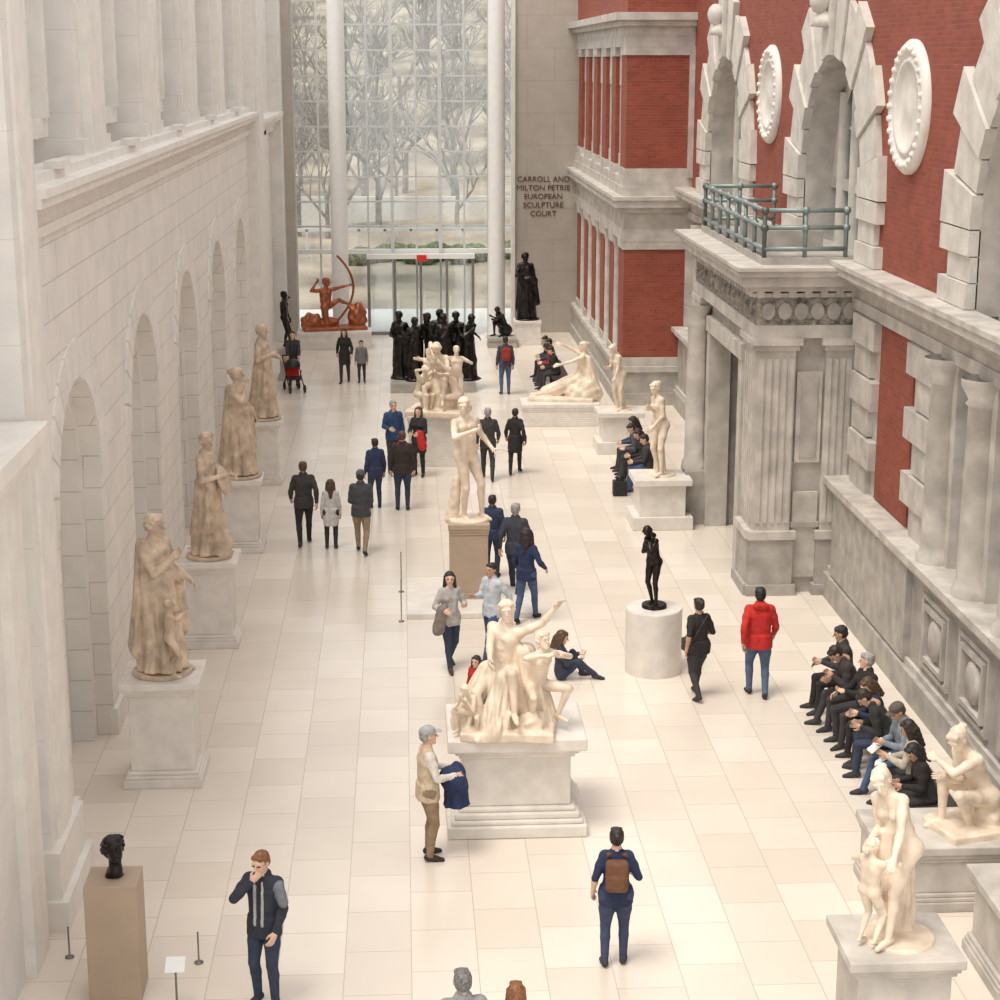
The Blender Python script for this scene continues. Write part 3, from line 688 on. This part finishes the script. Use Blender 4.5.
# ---- near visitors
person('man_with_glasses_in_dark_jacket',-1.5,17.0,1.74,158,P_(STAND,wR=(.05,.17,1.44),eR=(1,.2,-1),tR=(0,.2,1),cR=.9,hpitch=.2,hyaw=-.1,wL=(-.2,.16,.92)),(.03,.035,.05),DJEAN,hair='glasses',hc=HRD,extras=[cap((.045,.115,1.42),(.04,.135,.95),.014,.014,'x2',.004),cap((-.045,.115,1.42),(-.04,.135,.95),.014,.014,'x2',.004),cap((-.18,.02,1.38),(-.24,.04,1.2),.055,.055,'x3',.01)],x2=(.45,.45,.45),x3=(.20,.21,.24))
person('man_in_beige_vest_holding_coat',.22,20.4,1.74,-78,P_(STAND,wR=(.16,.30,1.12),wL=(-.14,.30,1.12),tR=(-1,.3,.5),tL=(1,.3,.5)),(.62,.50,.36),(.30,.21,.13),style='vest',hair='cap',hc=HGR,bulk=1.08,shoe=(.04,.03,.03),extras=[ell((0,.32,1.03),(.24,.16,.14),'x2',.03,rock=(.015,16)),cap((.02,.34,1.05),(.03,.36,.68),.12,.16,'x2',.05,fold=(.014,6,2),flat=True),cap((-.10,.40,1.1),(-.12,.46,.84),.08,.08,'x2',.03,rock=(.01,20))],x1=(.72,.68,.62),x2=(.02,.035,.10),hat=(.42,.43,.45))
person('woman_with_brown_backpack',2.19,17.6,1.62,-4,P_(STAND,aR=(.10,.06,.08),aL=(-.12,-.02,.08),wR=(.20,.2,1.08),wL=(-.26,.06,.92)),(.02,.03,.08),(.045,.06,.12),sex='f',style='tee',hair='bun',hc=HB,bulk=1.14,extras=backpack(),x2=(.16,.07,.035))
person('man_with_grey_hair',.45,14.45,1.72,10,STAND,(.3,.3,.3),DK,hc=(.20,.19,.185))
person('child_with_red_hair',.92,14.4,1.62,0,STAND,(.4,.2,.15),DK,sex='f',hc=HRD,hair='long',hs=.9)
person('woman_in_black_tshirt',4.42,25.9,1.64,18,P_(WALK,wR=(.18,.2,1.05),wL=(-.26,-.1,.9)),BLK,(.035,.035,.04),sex='f',style='tee',hair='bun',skin=TAN,bulk=1.18,extras=crossbag(1),x2=(.05,.04,.04))
person('man_in_red_jacket',5.35,25.9,1.80,-3,P_(WALK2,aL=(-.1,.14,.08),aR=(.1,-.12,.09)),RED,(.09,.14,.24),style='jacket',hc=BLK,skin=TAN,bulk=1.12,extras=[cap((-.07,-.09,1.44),(.07,-.09,1.44),.05,.05,'top',.03)])
person('woman_with_long_dark_hair',.68,27.5,1.66,200,P_(WALK,wR=(.2,.25,1.1),wL=(-.16,.25,1.15),hyaw=-.3),(.50,.48,.46),DJEAN,sex='f',style='sweater',hair='long',hc=BLK,shoe=(.08,.05,.04),extras=[cap((.2,.2,1.12),(.25,.12,.75),.09,.11,'x2',.03,rock=(.01,18)),cap((-.09,.08,1.38),(-.02,.12,1.0),.04,.04,'x3',.02)],x2=(.24,.21,.19),x3=(.45,.45,.46))
person('man_in_light_blue_shirt',1.38,27.9,1.68,130,P_(WALK2,wR=(.1,.3,1.15)),(.55,.60,.66),JEAN,hair='short',hc=HB,skin=TAN)
person('woman_in_navy_jacket_with_curly_hair',2.07,29.9,1.70,-25,P_(WALK,wR=(.32,.1,1.0)),(.02,.03,.085),JEAN,sex='f',style='jacket',hair='curly',hc=(.03,.02,.02),shoe=BLK)
person('man_in_dark_grey_jacket',1.98,31.5,1.78,-15,WALK2,(.05,.055,.075),DJEAN,hc=HGR)
person('boy_in_navy_jacket',1.62,32.7,1.62,-10,STAND,NAVY,DJEAN,hc=HB)
person('child_in_red_coat',1.0,24.9,1.08,150,STAND,RED,(.3,.02,.02),sex='f',style='coat',hair='long',hc=HB,hs=1.2)
FS=dict(sit=1,pel=(0,0,.13),lean=-.05,aR=(.10,.62,.09),aL=(-.12,.40,.08),kR=(.2,.3,1),kL=(-.2,.2,1),wR=(.12,.30,.38),wL=(-.15,.34,.42),hpitch=.4)
person('girl_sitting_on_floor',2.42,26.9,1.5,-90,FS,(.035,.04,.06),DJEAN,sex='f',style='jacket',hair='long',hc=HBR,hs=1.1)
person('man_in_brown_jacket',-2.04,35.2,1.78,4,WALK,(.05,.045,.04),BLK,hc=HBR,bulk=1.06)
person('girl_in_white_coat',-1.49,34.9,1.44,0,STAND,(.62,.60,.58),DK,sex='f',style='coat',hair='long',hc=HBR,hs=1.1)
person('man_in_grey_puffer_jacket',-.88,34.5,1.74,-5,P_(WALK2,wL=(-.12,.18,1.0),wR=(.12,.2,1.0)),(.06,.065,.075),KHAKI,hair='beanie',hat=(.10,.11,.12),bulk=1.08)
person('boy_in_blue_jacket',-.65,38.2,1.58,20,STAND,NAVY,DJEAN,hc=HB)
person('man_in_black_leather_jacket',-.06,38.0,1.78,0,STAND,(.035,.025,.022),DJEAN,hc=HBR,bulk=1.12,extras=[cap((-.05,.0,1.46),(.05,.0,1.46),.06,.06,'x2',.01)],x2=(.3,.02,.02))
person('man_in_blue_jacket',-.27,41.7,1.76,195,P_(STAND,wR=(.15,.25,1.1)),(.03,.07,.17),DK,hc=HGR)
person('woman_holding_red_coat',.33,41.3,1.68,160,P_(STAND,wR=(.15,.25,1.1),wL=(-.1,.28,1.1)),(.03,.03,.035),BLK,sex='f',style='coat',hair='long',hc=HBR,extras=[cap((-.1,.25,1.1),(-.18,.25,.8),.10,.11,'x2',.03)],x2=RED)
person('woman_in_black_coat',2.59,41.4,1.62,-10,WALK,BLK,BLK,sex='f',style='coat',hair='short',hc=HB,extras=shoulderbag(1),x2=BLK)
person('man_in_black_jacket',1.92,40.8,1.76,0,WALK2,(.04,.04,.045),DK,hc=HGR)
person('woman_in_black_jacket',-1.79,54.1,1.68,175,WALK,BLK,DK,sex='f',style='coat',hair='long')
person('child_in_grey_jacket',-1.28,54.0,1.3,180,STAND,(.2,.2,.21),DK,style='jacket',hs=1.15)
person('man_with_red_backpack',2.95,51.8,1.74,5,STAND,(.06,.06,.09),(.07,.12,.22),extras=backpack(),x2=(.30,.03,.02))
person('man_pushing_stroller',-3.30,53.4,1.70,185,P_(STAND,wR=(.18,.38,1.0),wL=(-.18,.38,1.0)),DK,DK)
b=MB()
for sx in(-.22,.22):
    b.tube((sx,.45,1.0),(sx,-.1,.35),.018,.018,M_BLACKM);b.tube((sx,-.1,.35),(sx,-.4,.12),.018,.018,M_BLACKM);b.tube((sx,-.05,.6),(sx,.3,.12),.018,.018,M_BLACKM)
    for yy_ in(-.4,.3):b.lathe([(.06,-.02),(.12,-.02),(.12,.02),(.06,.02),(.06,-.02)],(sx,yy_,.12),M_BLACKM,14,axis='x')
b.tube((-.22,.45,1.0),(.22,.45,1.0),.02,.02,M_BLACKM);M_RF=cloth(RED)
b.box(-.2,.2,-.2,.12,.35,.42,M_BLACKM);b.raw([(-.2,.1,.4),(.2,.1,.4),(.2,.26,.85),(-.2,.26,.85),(-.2,.16,.38),(.2,.16,.38),(.2,.32,.83),(-.2,.32,.83)],[(0,1,2,3),(4,7,6,5),(0,3,7,4),(1,5,6,2),(3,2,6,7),(0,4,5,1)],M_RF)
b.lathe([(.24,0),(.22,.1),(.14,.2),(0,.24)],(0,.1,.72),M_BLACKM,14)
b.obj('baby_stroller',(-3.25,52.7,0),.3)
# ---- seated on the right bench
def bench(x0,x1,y0,y1,name='bench'):
    b=MB();b.box(x0,x1,y0,y1,.38,.45,M_WOOD);n=max(2,int((y1-y0)/1.5)+1)
    for i in range(n):
        y=y0+.1+(y1-y0-.2)*i/(n-1);b.box(x0+.05,x1-.05,y-.04,y+.04,0,.38,M_BLACKM)
    b.obj(name)
bench(6.3,6.85,20.5,25.6)
seat=[('man_seated_in_black_jacket',25.2,1.75,DK,BLK,'m','short',BLK),
('man_seated_in_dark_coat',24.5,1.78,(.05,.045,.045),DK,'m','short',HB),
('man_seated_in_black',23.9,1.76,BLK,DK,'m','short',HGR),
('woman_seated_in_navy_coat',23.25,1.65,(.02,.03,.07),BLK,'f','long',HBR),
('man_seated_in_black_hoodie',22.65,1.75,(.03,.03,.03),DJEAN,'m','short',HB),
('man_seated_in_grey_plaid_shirt',22.0,1.75,(.24,.28,.33),JEAN,'m','cap',HBR),
('woman_seated_in_beige_sweater',21.4,1.68,(.52,.45,.37),DK,'f','long',HB),
('woman_seated_in_black_top',20.8,1.65,BLK,DK,'f','long',BLK)]
for i,(nm,y,h,t,bo,sx,ha,hcl) in enumerate(seat):
    r=random.Random(i);q=P_(SIT,lean=(.1,.45,.0,.3,.5,.2,.15,.3)[i],hpitch=(.2,.5,.1,.35,.5,.4,.3,.45)[i],hyaw=(-.3,.1,-.5,.2,0,.1,-.2,.3)[i],wR=(.10+r.uniform(-.04,.1),.36,.72),wL=(-.1,.38,.70+r.uniform(0,.15)),aR=(.15,.46+r.uniform(-.1,.12),.08))
    ex=[rbox((0,.45,.74),(.09,.01,.13),'x2',.003,rot=(.9,0,0),rd=.008)] if i in(5,6) else []
    person(nm,6.55+r.uniform(-.04,.04),y,h,90+r.uniform(-18,18),q,t,bo,sex=sx,hair=ha,hc=hcl,skin=random.choice([LIGHT,TAN]),extras=ex,style='jacket',x2=(.8,.8,.78),hat=(.12,.10,.09))
# far benches
bench(5.35,5.85,39.0,42.3);bench(4.35,4.85,52.0,55.2)
fs=[('man_seated_in_dark_jacket',5.5,39.5,DK,JEAN,'m','short'),('woman_seated_in_black_coat',5.5,40.2,BLK,BLK,'f','long'),('man_seated_in_grey_jacket',5.5,40.9,(.09,.09,.10),DK,'m','short'),('woman_seated_in_blue_jacket',5.5,41.6,(.05,.07,.12),DK,'f','long'),
('man_seated_in_black_shirt',4.5,52.5,BLK,DK,'m','short'),('woman_seated_in_red_jacket',4.5,53.2,(.28,.03,.03),BLK,'f','long'),('man_seated_in_navy_jacket',4.5,53.9,NAVY,DK,'m','short'),('woman_seated_in_dark_coat',4.5,54.6,DK,BLK,'f','short')]
for i,(nm,x,y,t,bo,sx,ha) in enumerate(fs):
    person(nm,x,y,1.72,90+10*math.sin(i*2),P_(SIT,lean=.1+.1*(i%3),hyaw=.3*math.sin(i)),t,bo,sex=sx,hair=ha)
b=MB();b.box(-.16,.16,-.12,.12,0,.35,M_BLACKM);b.lathe([(.1,.35),(.09,.45),(.02,.47)],(0,0,0),M_BLACKM,10);b.obj('shopping_bag',(4.8,39.1,0),bevel=.03)
# ============================================================ pedestals
def pedestal(name,x,y,w,d,h,m=M_PED,inset=.08,base=True):
    b=MB();hw,hd=w/2,d/2
    if base:
        for z0,z1,i in((0,.12,0),(.12,.17,.25),(.17,.22,.5),(.22,h-.2,1),(h-.2,h-.15,.6),(h-.15,h-.1,.3),(h-.1,h,-.05)):
            k=inset*i;b.box(-hw+k,hw-k,-hd+k,hd-k,z0,z1,m)
    else:
        b.box(-hw,hw,-hd,hd,0,h,m)
    return b.obj(name,(x,y,0),bevel=.012)
for x,y,w in((-3.3,23.25,1.05),(-3.27,29.1,.95),(-3.25,35.0,.85),(-3.22,40.9,.8)):pedestal('marble_pedestal',x,y,w,w*.95,1.48,inset=.1)
b=MB()   # big central pedestal
for z0,z1,w,d in((0,.16,1.76,1.4),(.16,.22,1.66,1.3),(.22,.3,1.58,1.22),(.3,.36,1.48,1.12),(.36,1.02,1.36,1.0),(1.02,1.08,1.46,1.1),(1.08,1.14,1.56,1.2),(1.14,1.31,1.74,1.36)):
    b.box(-w/2,w/2,-d/2,d/2,z0,z1,M_PED)
b.obj('large_marble_pedestal',(1.35,21.6,0),bevel=.02)
pedestal('beige_stone_pedestal',1.12,31.3,.74,.74,1.48,M_PEDT,.03)
pedestal('wide_marble_pedestal',4.16,47.5,2.08,1.1,.6,inset=.03)
b=MB();b.box(-.6,.6,-.5,.5,0,.3,M_PED);b.box(-.45,.45,-.42,.42,.3,.92,M_PED);b.box(-.58,.58,-.5,.5,.92,1.04,M_PED);b.obj('marble_pedestal',(5.35,43.9,0),bevel=.012)
b=MB();b.box(-.63,.63,-.55,.55,0,.28,M_PED);b.box(-.48,.48,-.45,.45,.28,.94,M_PED);b.box(-.6,.6,-.55,.55,.94,1.07,M_PED);b.obj('marble_pedestal',(5.33,36.5,0),bevel=.012)
b=MB();b.lathe([(0,0),(.45,0),(.45,.01),(.45,1.0),(.45,1.04),(.44,1.06),(0,1.06)],(0,0,0),M_PED,48,sm=False);b.lathe([(.2,1.06),(.2,1.1),(0,1.1)],(0,0,0),M_BRONZE,20);b.obj('round_marble_pedestal',(3.92,27.2,0))
pedestal('marble_pedestal',.81,42.8,1.5,1.1,1.23,inset=.03)
pedestal('marble_pedestal',-2.33,61.0,2.5,1.1,.6,inset=.02)
pedestal('marble_pedestal',4.26,61.5,.92,.9,.83,inset=.03)
pedestal('stone_plinth',.85,52.9,2.5,1.5,.3,M_GREY,inset=.02,base=False)
pedestal('marble_pedestal',4.65,15.6,1.1,1.0,1.3,M_GREY2,.1)
pedestal('marble_pedestal',6.18,19.2,1.7,1.15,.8,M_GREY2,.06)
pedestal('marble_pedestal',6.6,17.2,1.1,1.2,1.0,M_GREY2,.08)
pedestal('tan_pedestal',-3.07,17.35,.54,.5,1.3,M_PEDT,inset=.0,base=False)
pedestal('stone_pedestal',-3.6,54.7,.5,.5,1.0,M_GREY2)
pedestal('stone_pedestal',3.35,60.9,1.0,.8,.35,M_GREY)
b=MB();b.box(-1.1,1.2,-.9,.9,0,.10,M_PED);b.obj('low_platform',(1.1,31.0,0),bevel=.01)
# thin barrier posts
for x,y,h in((-2.3,17.9,.35),(-3.72,18.1,.35),(-.1,30.0,.75),(-.1,31.8,.75)):
    b=MB();b.lathe([(0,0),(.05,0),(.05,.012),(.010,.02),(.010,h),(.014,h+.01),(0,h+.02)],(0,0,0),M_STEEL,12);b.obj('barrier_post',(x,y,0))
b=MB();b.tube((0,0,0),(0,0,.46),.012,.012,M_STEEL);b.raw([(-.1,-.09,.45),(.1,-.09,.45),(.1,.08,.54),(-.1,.08,.54)],[(0,1,2,3)],M_WHITE);b.obj('label_stand',(-2.42,16.95,0))
# ============================================================ statues
def statue(name,x,y,z,h,rz,pose,mat=M_MARBLE,sex='m',hair='statue',extras=(),vox=None,bulk=1.0,more=()):
    vox=vox or (.0115 if y<25 else .0145 if y<37 else .022)
    parts=figure(pose,sex=sex,nude=True,style='nude',hair=hair,bulk=bulk,vox=vox,extras=extras)
    for (pp,kw,R,t,s) in more:
        for v,f,m,l in figure(pp,nude=True,style='nude',vox=vox/s*1.0,**kw):parts.append((v*s@R.T+np.array(t),f,m,l))
    return emit(name,parts,(x,y,z),rz,h/1.75,{},default=mat)
def robe(amp=.018,n=9,r0=.15,r1=.25,z0=1.08,z1=.06,cloak=True,side=1):
    L=[cap((0,0,z0),(.02,.02,z1),r0,r1,'skin',.03,fold=(amp,n,3),flat=True),
       cap((0,0,.05),(0,0,.0),.30,.31,'skin',.01,flat=True)]
    if cloak:
        L+=[cap((.15*side,.0,1.40),(-.16*side,.09,1.0),.06,.09,'skin',.03,fold=(.012,7,2)),
            cap((.15*side,-.06,1.38),(.12*side,-.14,.3),.08,.14,'skin',.04,fold=(amp,6,2)),
            cap((-.18*side,.1,1.0),(-.22*side,.08,.45),.05,.09,'skin',.03,fold=(.016,5,3))]
        for i in range(5):
            a0=math.pi*.2*i-.2;a1=a0+math.pi*.22;L.append(cap((.14*math.cos(a0)*side,.12*math.sin(a0),1.02+.03*i*.4),(.14*math.cos(a1)*side,.12*math.sin(a1),1.02+.03*(i+1)*.4),.035,.04,'skin',.02))
    return L
CONTRA=dict(pel=(.03,0,.92),side=.05,hipyaw=.15,twist=-.15,aR=(.07,.0,.08),aL=(-.16,.10,.09),kL=(-.4,1,0))
Rz=lambda a:rotm(0,0,math.radians(a))
child=dict(pel=(0,0,.86),aR=(.1,.05,.08),aL=(-.1,-.04,.08),wR=(.2,.3,1.4),wL=(-.2,.2,1.3))
statue('draped_marble_statue_with_child',-3.3,23.25,1.48,2.27,-120,P_(CONTRA,wR=(.10,.25,1.28),wL=(-.24,.20,.98),hyaw=.3,hpitch=.1),M_MARBLE2,hair='statue',extras=robe(.026,9),more=[(child,dict(hair='statue'),Rz(40),(.20,.26,.05),.5)])
statue('draped_marble_statue_with_shield',-3.27,29.1,1.48,2.17,-105,P_(CONTRA,wR=(.16,.26,1.15),wL=(-.2,.24,1.1),hyaw=-.4,lean=.05),M_MARBLE2,hair='statue',extras=robe(.026,8,side=-1)+[ell((0,.24,1.05),(.17,.06,.20),'skin',.02,rot=(.3,0,0)),ell((.05,.22,.2),(.16,.12,.2),'skin',.04,rock=(.02,18))])
statue('draped_marble_statue_of_woman',-3.25,35.0,1.48,2.25,-110,P_(CONTRA,wR=(.12,.18,1.40),wL=(-.24,.10,.95),hyaw=.4),M_MARBLE2,sex='f',hair='bun',extras=robe(.026,10))
statue('draped_marble_statue_of_man',-3.22,40.9,1.48,2.25,-100,P_(CONTRA,wR=(.2,.2,1.2),wL=(-.15,.2,1.1)),M_MARBLE2,hair='beard',extras=robe(.026,8,side=-1))
statue('standing_nude_marble_statue',1.12,31.3,1.48,2.30,215,P_(CONTRA,wR=(.16,.30,1.30),eR=(1,-.4,-.6),wL=(-.30,.12,1.0),hyaw=-.6,hpitch=.1,cR=1.1),M_MARBLE,hair='short',extras=[cap((.18,-.14,.02),(.12,-.10,.55),.09,.06,'skin',.03,rock=(.01,25)),cap((0,0,.03),(0,0,-.01),.27,.28,'skin',.01,flat=True),cap((-.32,.14,.97),(-.36,.42,1.0),.014,.01,'skin',.005)])
statue('standing_marble_venus',5.33,36.5,1.07,2.03,120,P_(CONTRA,wR=(.02,.22,1.22),wL=(-.06,.22,.92),lean=.1,hyaw=.3,hpitch=.25),sex='f',hair='bun',extras=[cap((.17,-.12,.02),(.14,-.06,.75),.12,.08,'skin',.03,fold=(.018,6,2)),cap((0,0,.03),(0,0,-.01),.27,.28,'skin',.01,flat=True)])
statue('standing_marble_nymph',5.35,43.9,1.04,1.72,130,P_(CONTRA,lean=.25,wR=(.1,.35,1.1),wL=(-.1,.3,.8),hpitch=.3),sex='f',hair='bun',extras=[cap((.1,-.15,.02),(.08,-.02,.8),.14,.10,'skin',.03,fold=(.018,6,2)),cap((0,0,.03),(0,0,-.01),.3,.32,'skin',.01,flat=True)])
REC=dict(pel=(.25,-.25,.50),lean=-.20,aR=(.25,.62,.14),aL=(.05,.72,.10),kR=(0,.3,1),kL=(0,.2,1),wR=(.30,.14,1.20),eR=(1,.2,.5),wL=(-.05,.30,.75),eL=(-.6,-.6,-.3),hyaw=.3,hpitch=.3)
statue('reclining_marble_nude',4.35,47.5,.6,2.15,80,REC,sex='f',hair='bun',extras=[ell((.2,-.35,.14),(.38,.42,.34),'skin',.05,rock=(.03,14)),rbox((.15,.12,.03),(.36,.72,.05),'skin',.03),cap((.2,-.2,.42),(.2,.45,.12),.17,.16,'skin',.05,fold=(.02,6,3)),cap((.2,-.45,.9),(.2,-.55,.2),.08,.18,'skin',.05,fold=(.02,6,3))])
UG=dict(pel=(0,-.05,.62),lean=.35,aR=(.18,.42,.12),aL=(-.14,.34,.28),kR=(.2,.3,1),kL=(-.2,.3,1),wR=(.05,.32,1.15),wL=(-.1,.36,1.0),hpitch=.3)
ch2=dict(pel=(0,0,.5),lean=.3,aR=(.15,.4,.1),aL=(-.1,.3,.1),kR=(0,.3,1),kL=(0,.3,1),wR=(.2,.4,1.2),wL=(-.15,.4,1.1))
statue('marble_group_father_and_sons',.85,42.8,1.23,2.25,165,UG,extras=[ell((0,-.12,.28),(.42,.34,.42),'skin',.05,rock=(.03,14)),rbox((0,.08,.04),(.55,.45,.06),'skin',.04)],more=[(ch2,{},Rz(60),(.34,.18,.02),.72),(ch2,{},Rz(-70),(-.36,.16,.02),.70),(child,{},Rz(20),(-.28,-.2,.05),.72),(child,{},Rz(-20),(.25,-.2,.05),.68)])
statue('bronze_nude_male_statue',3.92,27.2,1.10,1.36,125,P_(CONTRA,lean=.14,wR=(-.02,.14,1.20),eR=(1,.2,-1),wL=(.02,.17,1.34),eL=(-1,.2,-1),hpitch=.65,hyaw=.3,hroll=.2),M_BRONZE,hair='short',extras=[cap((0,0,.03),(0,0,-.02),.25,.26,'skin',.01,flat=True)],vox=.0145)
BAC=dict(pel=(.06,-.02,.60),lean=-.05,side=-.12,hipyaw=-.3,twist=-.35,aR=(.26,.42,.08),aL=(-.10,.46,.30),kR=(.4,.4,.8),kL=(0,.4,1),wR=(.16,.40,.84),wL=(-.52,.14,1.36),eL=(-.6,-.2,-.6),cL=.3,hyaw=.4,hroll=.25,hpitch=0)
sat=dict(pel=(0,0,.50),lean=.25,aR=(.22,.2,.08),aL=(-.2,.25,.08),kR=(.4,.6,1),kL=(-.4,.6,1),wR=(.2,.42,1.05),wL=(-.1,.42,1.0),hpitch=-.4)
sat2=dict(pel=(0,0,.42),lean=.5,aR=(.2,.3,.08),aL=(-.2,.2,.08),kR=(.4,.6,1),kL=(-.4,.6,1),wR=(.2,.42,.6),wL=(-.1,.42,.8),hpitch=0)
statue('marble_group_bacchus_and_satyr',1.24,21.5,1.31,2.05,175,BAC,extras=[ell((.02,-.08,.24),(.40,.34,.42),'skin',.05,rock=(.035,13)),rbox((-.02,.10,.035),(.50,.44,.055),'skin',.05,rock=(.01,12)),cap((.20,.05,.62),(.40,.16,.1),.11,.18,'skin',.04,fold=(.024,8,3)),cap((.05,.2,.58),(.10,.40,.1),.10,.15,'skin',.04,fold=(.024,7,3)),cap((-.2,.0,.8),(-.34,.1,.1),.12,.2,'skin',.04,fold=(.026,8,3)),ell((-.28,.36,.14),(.16,.12,.14),'skin',.05,rock=(.02,24))],more=[(sat,dict(hair='beard'),Rz(40),(-.32,.12,.12),.78),(sat2,dict(hair='statue'),Rz(-30),(.34,.30,.04),.5)])
CR=dict(pel=(.0,-.12,.34),lean=.45,twist=.15,aR=(.12,.24,.08),aL=(-.12,.08,.08),kR=(.1,1,.8),kL=(-.3,1,.9),wR=(-.08,.36,.60),wL=(.08,.34,.70),eL=(-1,.3,-.3),hyaw=.2,hpitch=.2)
statue('crouching_marble_woman',6.52,19.15,.8,2.15,105,CR,sex='f',hair='bun',extras=[rbox((0,-.02,.02),(.30,.38,.05),'skin',.03,rock=(.008,15)),ell((0,-.18,.14),(.18,.18,.16),'skin',.05,rock=(.02,15))])
MO=dict(pel=(.02,-.03,.90),lean=.28,side=.2,twist=.25,aR=(.12,-.05,.1),aL=(-.12,.22,.1),wR=(.06,.34,1.0),wL=(-.25,.32,.95),hpitch=.3,hyaw=.3)
statue('marble_woman_with_child',4.68,15.6,1.3,1.85,115,MO,sex='f',hair='bun',extras=[cap((0,0,.03),(0,0,-.02),.32,.34,'skin',.01,flat=True),cap((.08,-.06,1.0),(.18,-.12,.06),.10,.16,'skin',.04,fold=(.02,8,3)),cap((.1,.1,1.0),(.05,.16,.5),.07,.11,'skin',.04,fold=(.02,6,3))],more=[(child,dict(hair='statue'),Rz(190),(-.02,.38,.03),.62)])
parts=[polygonize(xf_prims([q for q in head_prims('statue')],rotm(.35,0,0),V3(0,0,.30),1.25)+[cap((0,-.03,.10),(0,-.02,.0),.06,.10,'skin',.03,flat=True)],.009)]
emit('bronze_bust',parts,(-3.05,17.35,1.3),210,1,{},default=M_BRONZE)
AR=dict(pel=(0,-.15,.62),lean=.05,twist=-1.2,hipyaw=-.3,aR=(.15,-.55,.12),kR=(.1,.6,-1),fR=(0,-.3,-1),aL=(-.1,.62,.62),kL=(0,.3,1),wL=(-.05,.60,1.20),wR=(.1,-.40,1.28),eR=(.3,-1,.3),hyaw=1.1,cR=1.2,cL=1.2)
bow=[];K=14
for i in range(K):
    def bp(t):return (-.05,.64-.42*(2*t-1)**2,1.12+.85*(2*t-1))
    bow.append(cap(bp(i/K),bp((i+1)/K),.034,.034,'skin',.01))
statue('bronze_archer_with_bow',-2.45,61.0,.6,2.2,-78,AR,M_COPPER,hair='short',bulk=1.1,extras=bow+[ell((-.05,.72,.30),(.24,.26,.42),'skin',.05,rock=(.03,12)),ell((.05,-.55,.22),(.26,.30,.25),'skin',.05,rock=(.03,12)),rbox((0,.1,.04),(.3,.85,.06),'skin',.03),ell((.0,-.1,.2),(.18,.3,.16),'skin',.05,rock=(.03,12))])
bg=[(-.95,.1,170,1),(-.55,-.3,200,0),(-.05,-.1,150,1),(.35,-.35,190,0),(.75,.05,160,1),(1.0,-.25,230,0),(.1,.4,10,1)]
parts=[]
for i,(dx,dy,rz,s) in enumerate(bg):
    po=P_(CONTRA,wR=(.2,.25,1.1+.1*(i%3)),wL=(-.2,.15,1.0+.1*(i%2)),hpitch=.3*(i%2),hyaw=.4*math.sin(i*2),lean=.1*(i%3))
    sc=(2.05 if i not in(1,) else 1.95)
    for v,f,m,l in figure(po,nude=True,style='nude',hair='beard' if s else 'short',vox=.026,extras=robe(.022,7,side=1 if s else -1,r1=.22)):
        parts.append((v*(sc/1.75)@Rz(rz).T+np.array([dx,dy,0]),f,m,l))
emit('bronze_group_of_robed_men',parts,(.9,52.9,.3),0,1,{},default=M_BRONZE)
statue('bronze_draped_statue',4.26,61.5,.83,2.35,190,P_(CONTRA,wR=(.2,.3,1.2)),M_BRONZE,hair='beard',extras=robe(.02,8))
statue('bronze_crouching_statue',3.35,60.9,.35,1.7,120,CR,M_BRONZE,hair='short',extras=[ell((0,-.15,.2),(.25,.25,.22),'skin',.05)])
statue('bronze_standing_statue',-3.6,54.7,1.0,1.75,-100,P_(CONTRA,wR=(.15,.15,1.5),eR=(1,0,0)),M_BRONZE,hair='short')
# ============================================================ light, world, camera
w=bpy.data.worlds.new('World');bpy.context.scene.world=w;w.use_nodes=True
bg=w.node_tree.nodes['Background'];bg.inputs[0].default_value=(1.0,.985,.96,1);bg.inputs[1].default_value=1.2
s=bpy.data.lights.new('sun','SUN');s.energy=2.5;s.angle=math.radians(24);s.color=(1,.93,.83)
o=bpy.data.objects.new('skylight_sun',s);C.objects.link(o);o.rotation_euler=Vector((.34,.30,-1)).to_track_quat('-Z','Y').to_euler()
cam=bpy.data.cameras.new('camera');cam.sensor_width=36;cam.lens=64.8;cam.clip_end=600
o=bpy.data.objects.new('camera',cam);C.objects.link(o);o.location=(0,0,9.5)
pt=math.atan(440/1800);o.rotation_euler=(math.pi/2-pt,0,-math.atan(100/1800*math.cos(pt)))
bpy.context.scene.camera=o
bpy.context.scene.view_settings.view_transform='Standard'
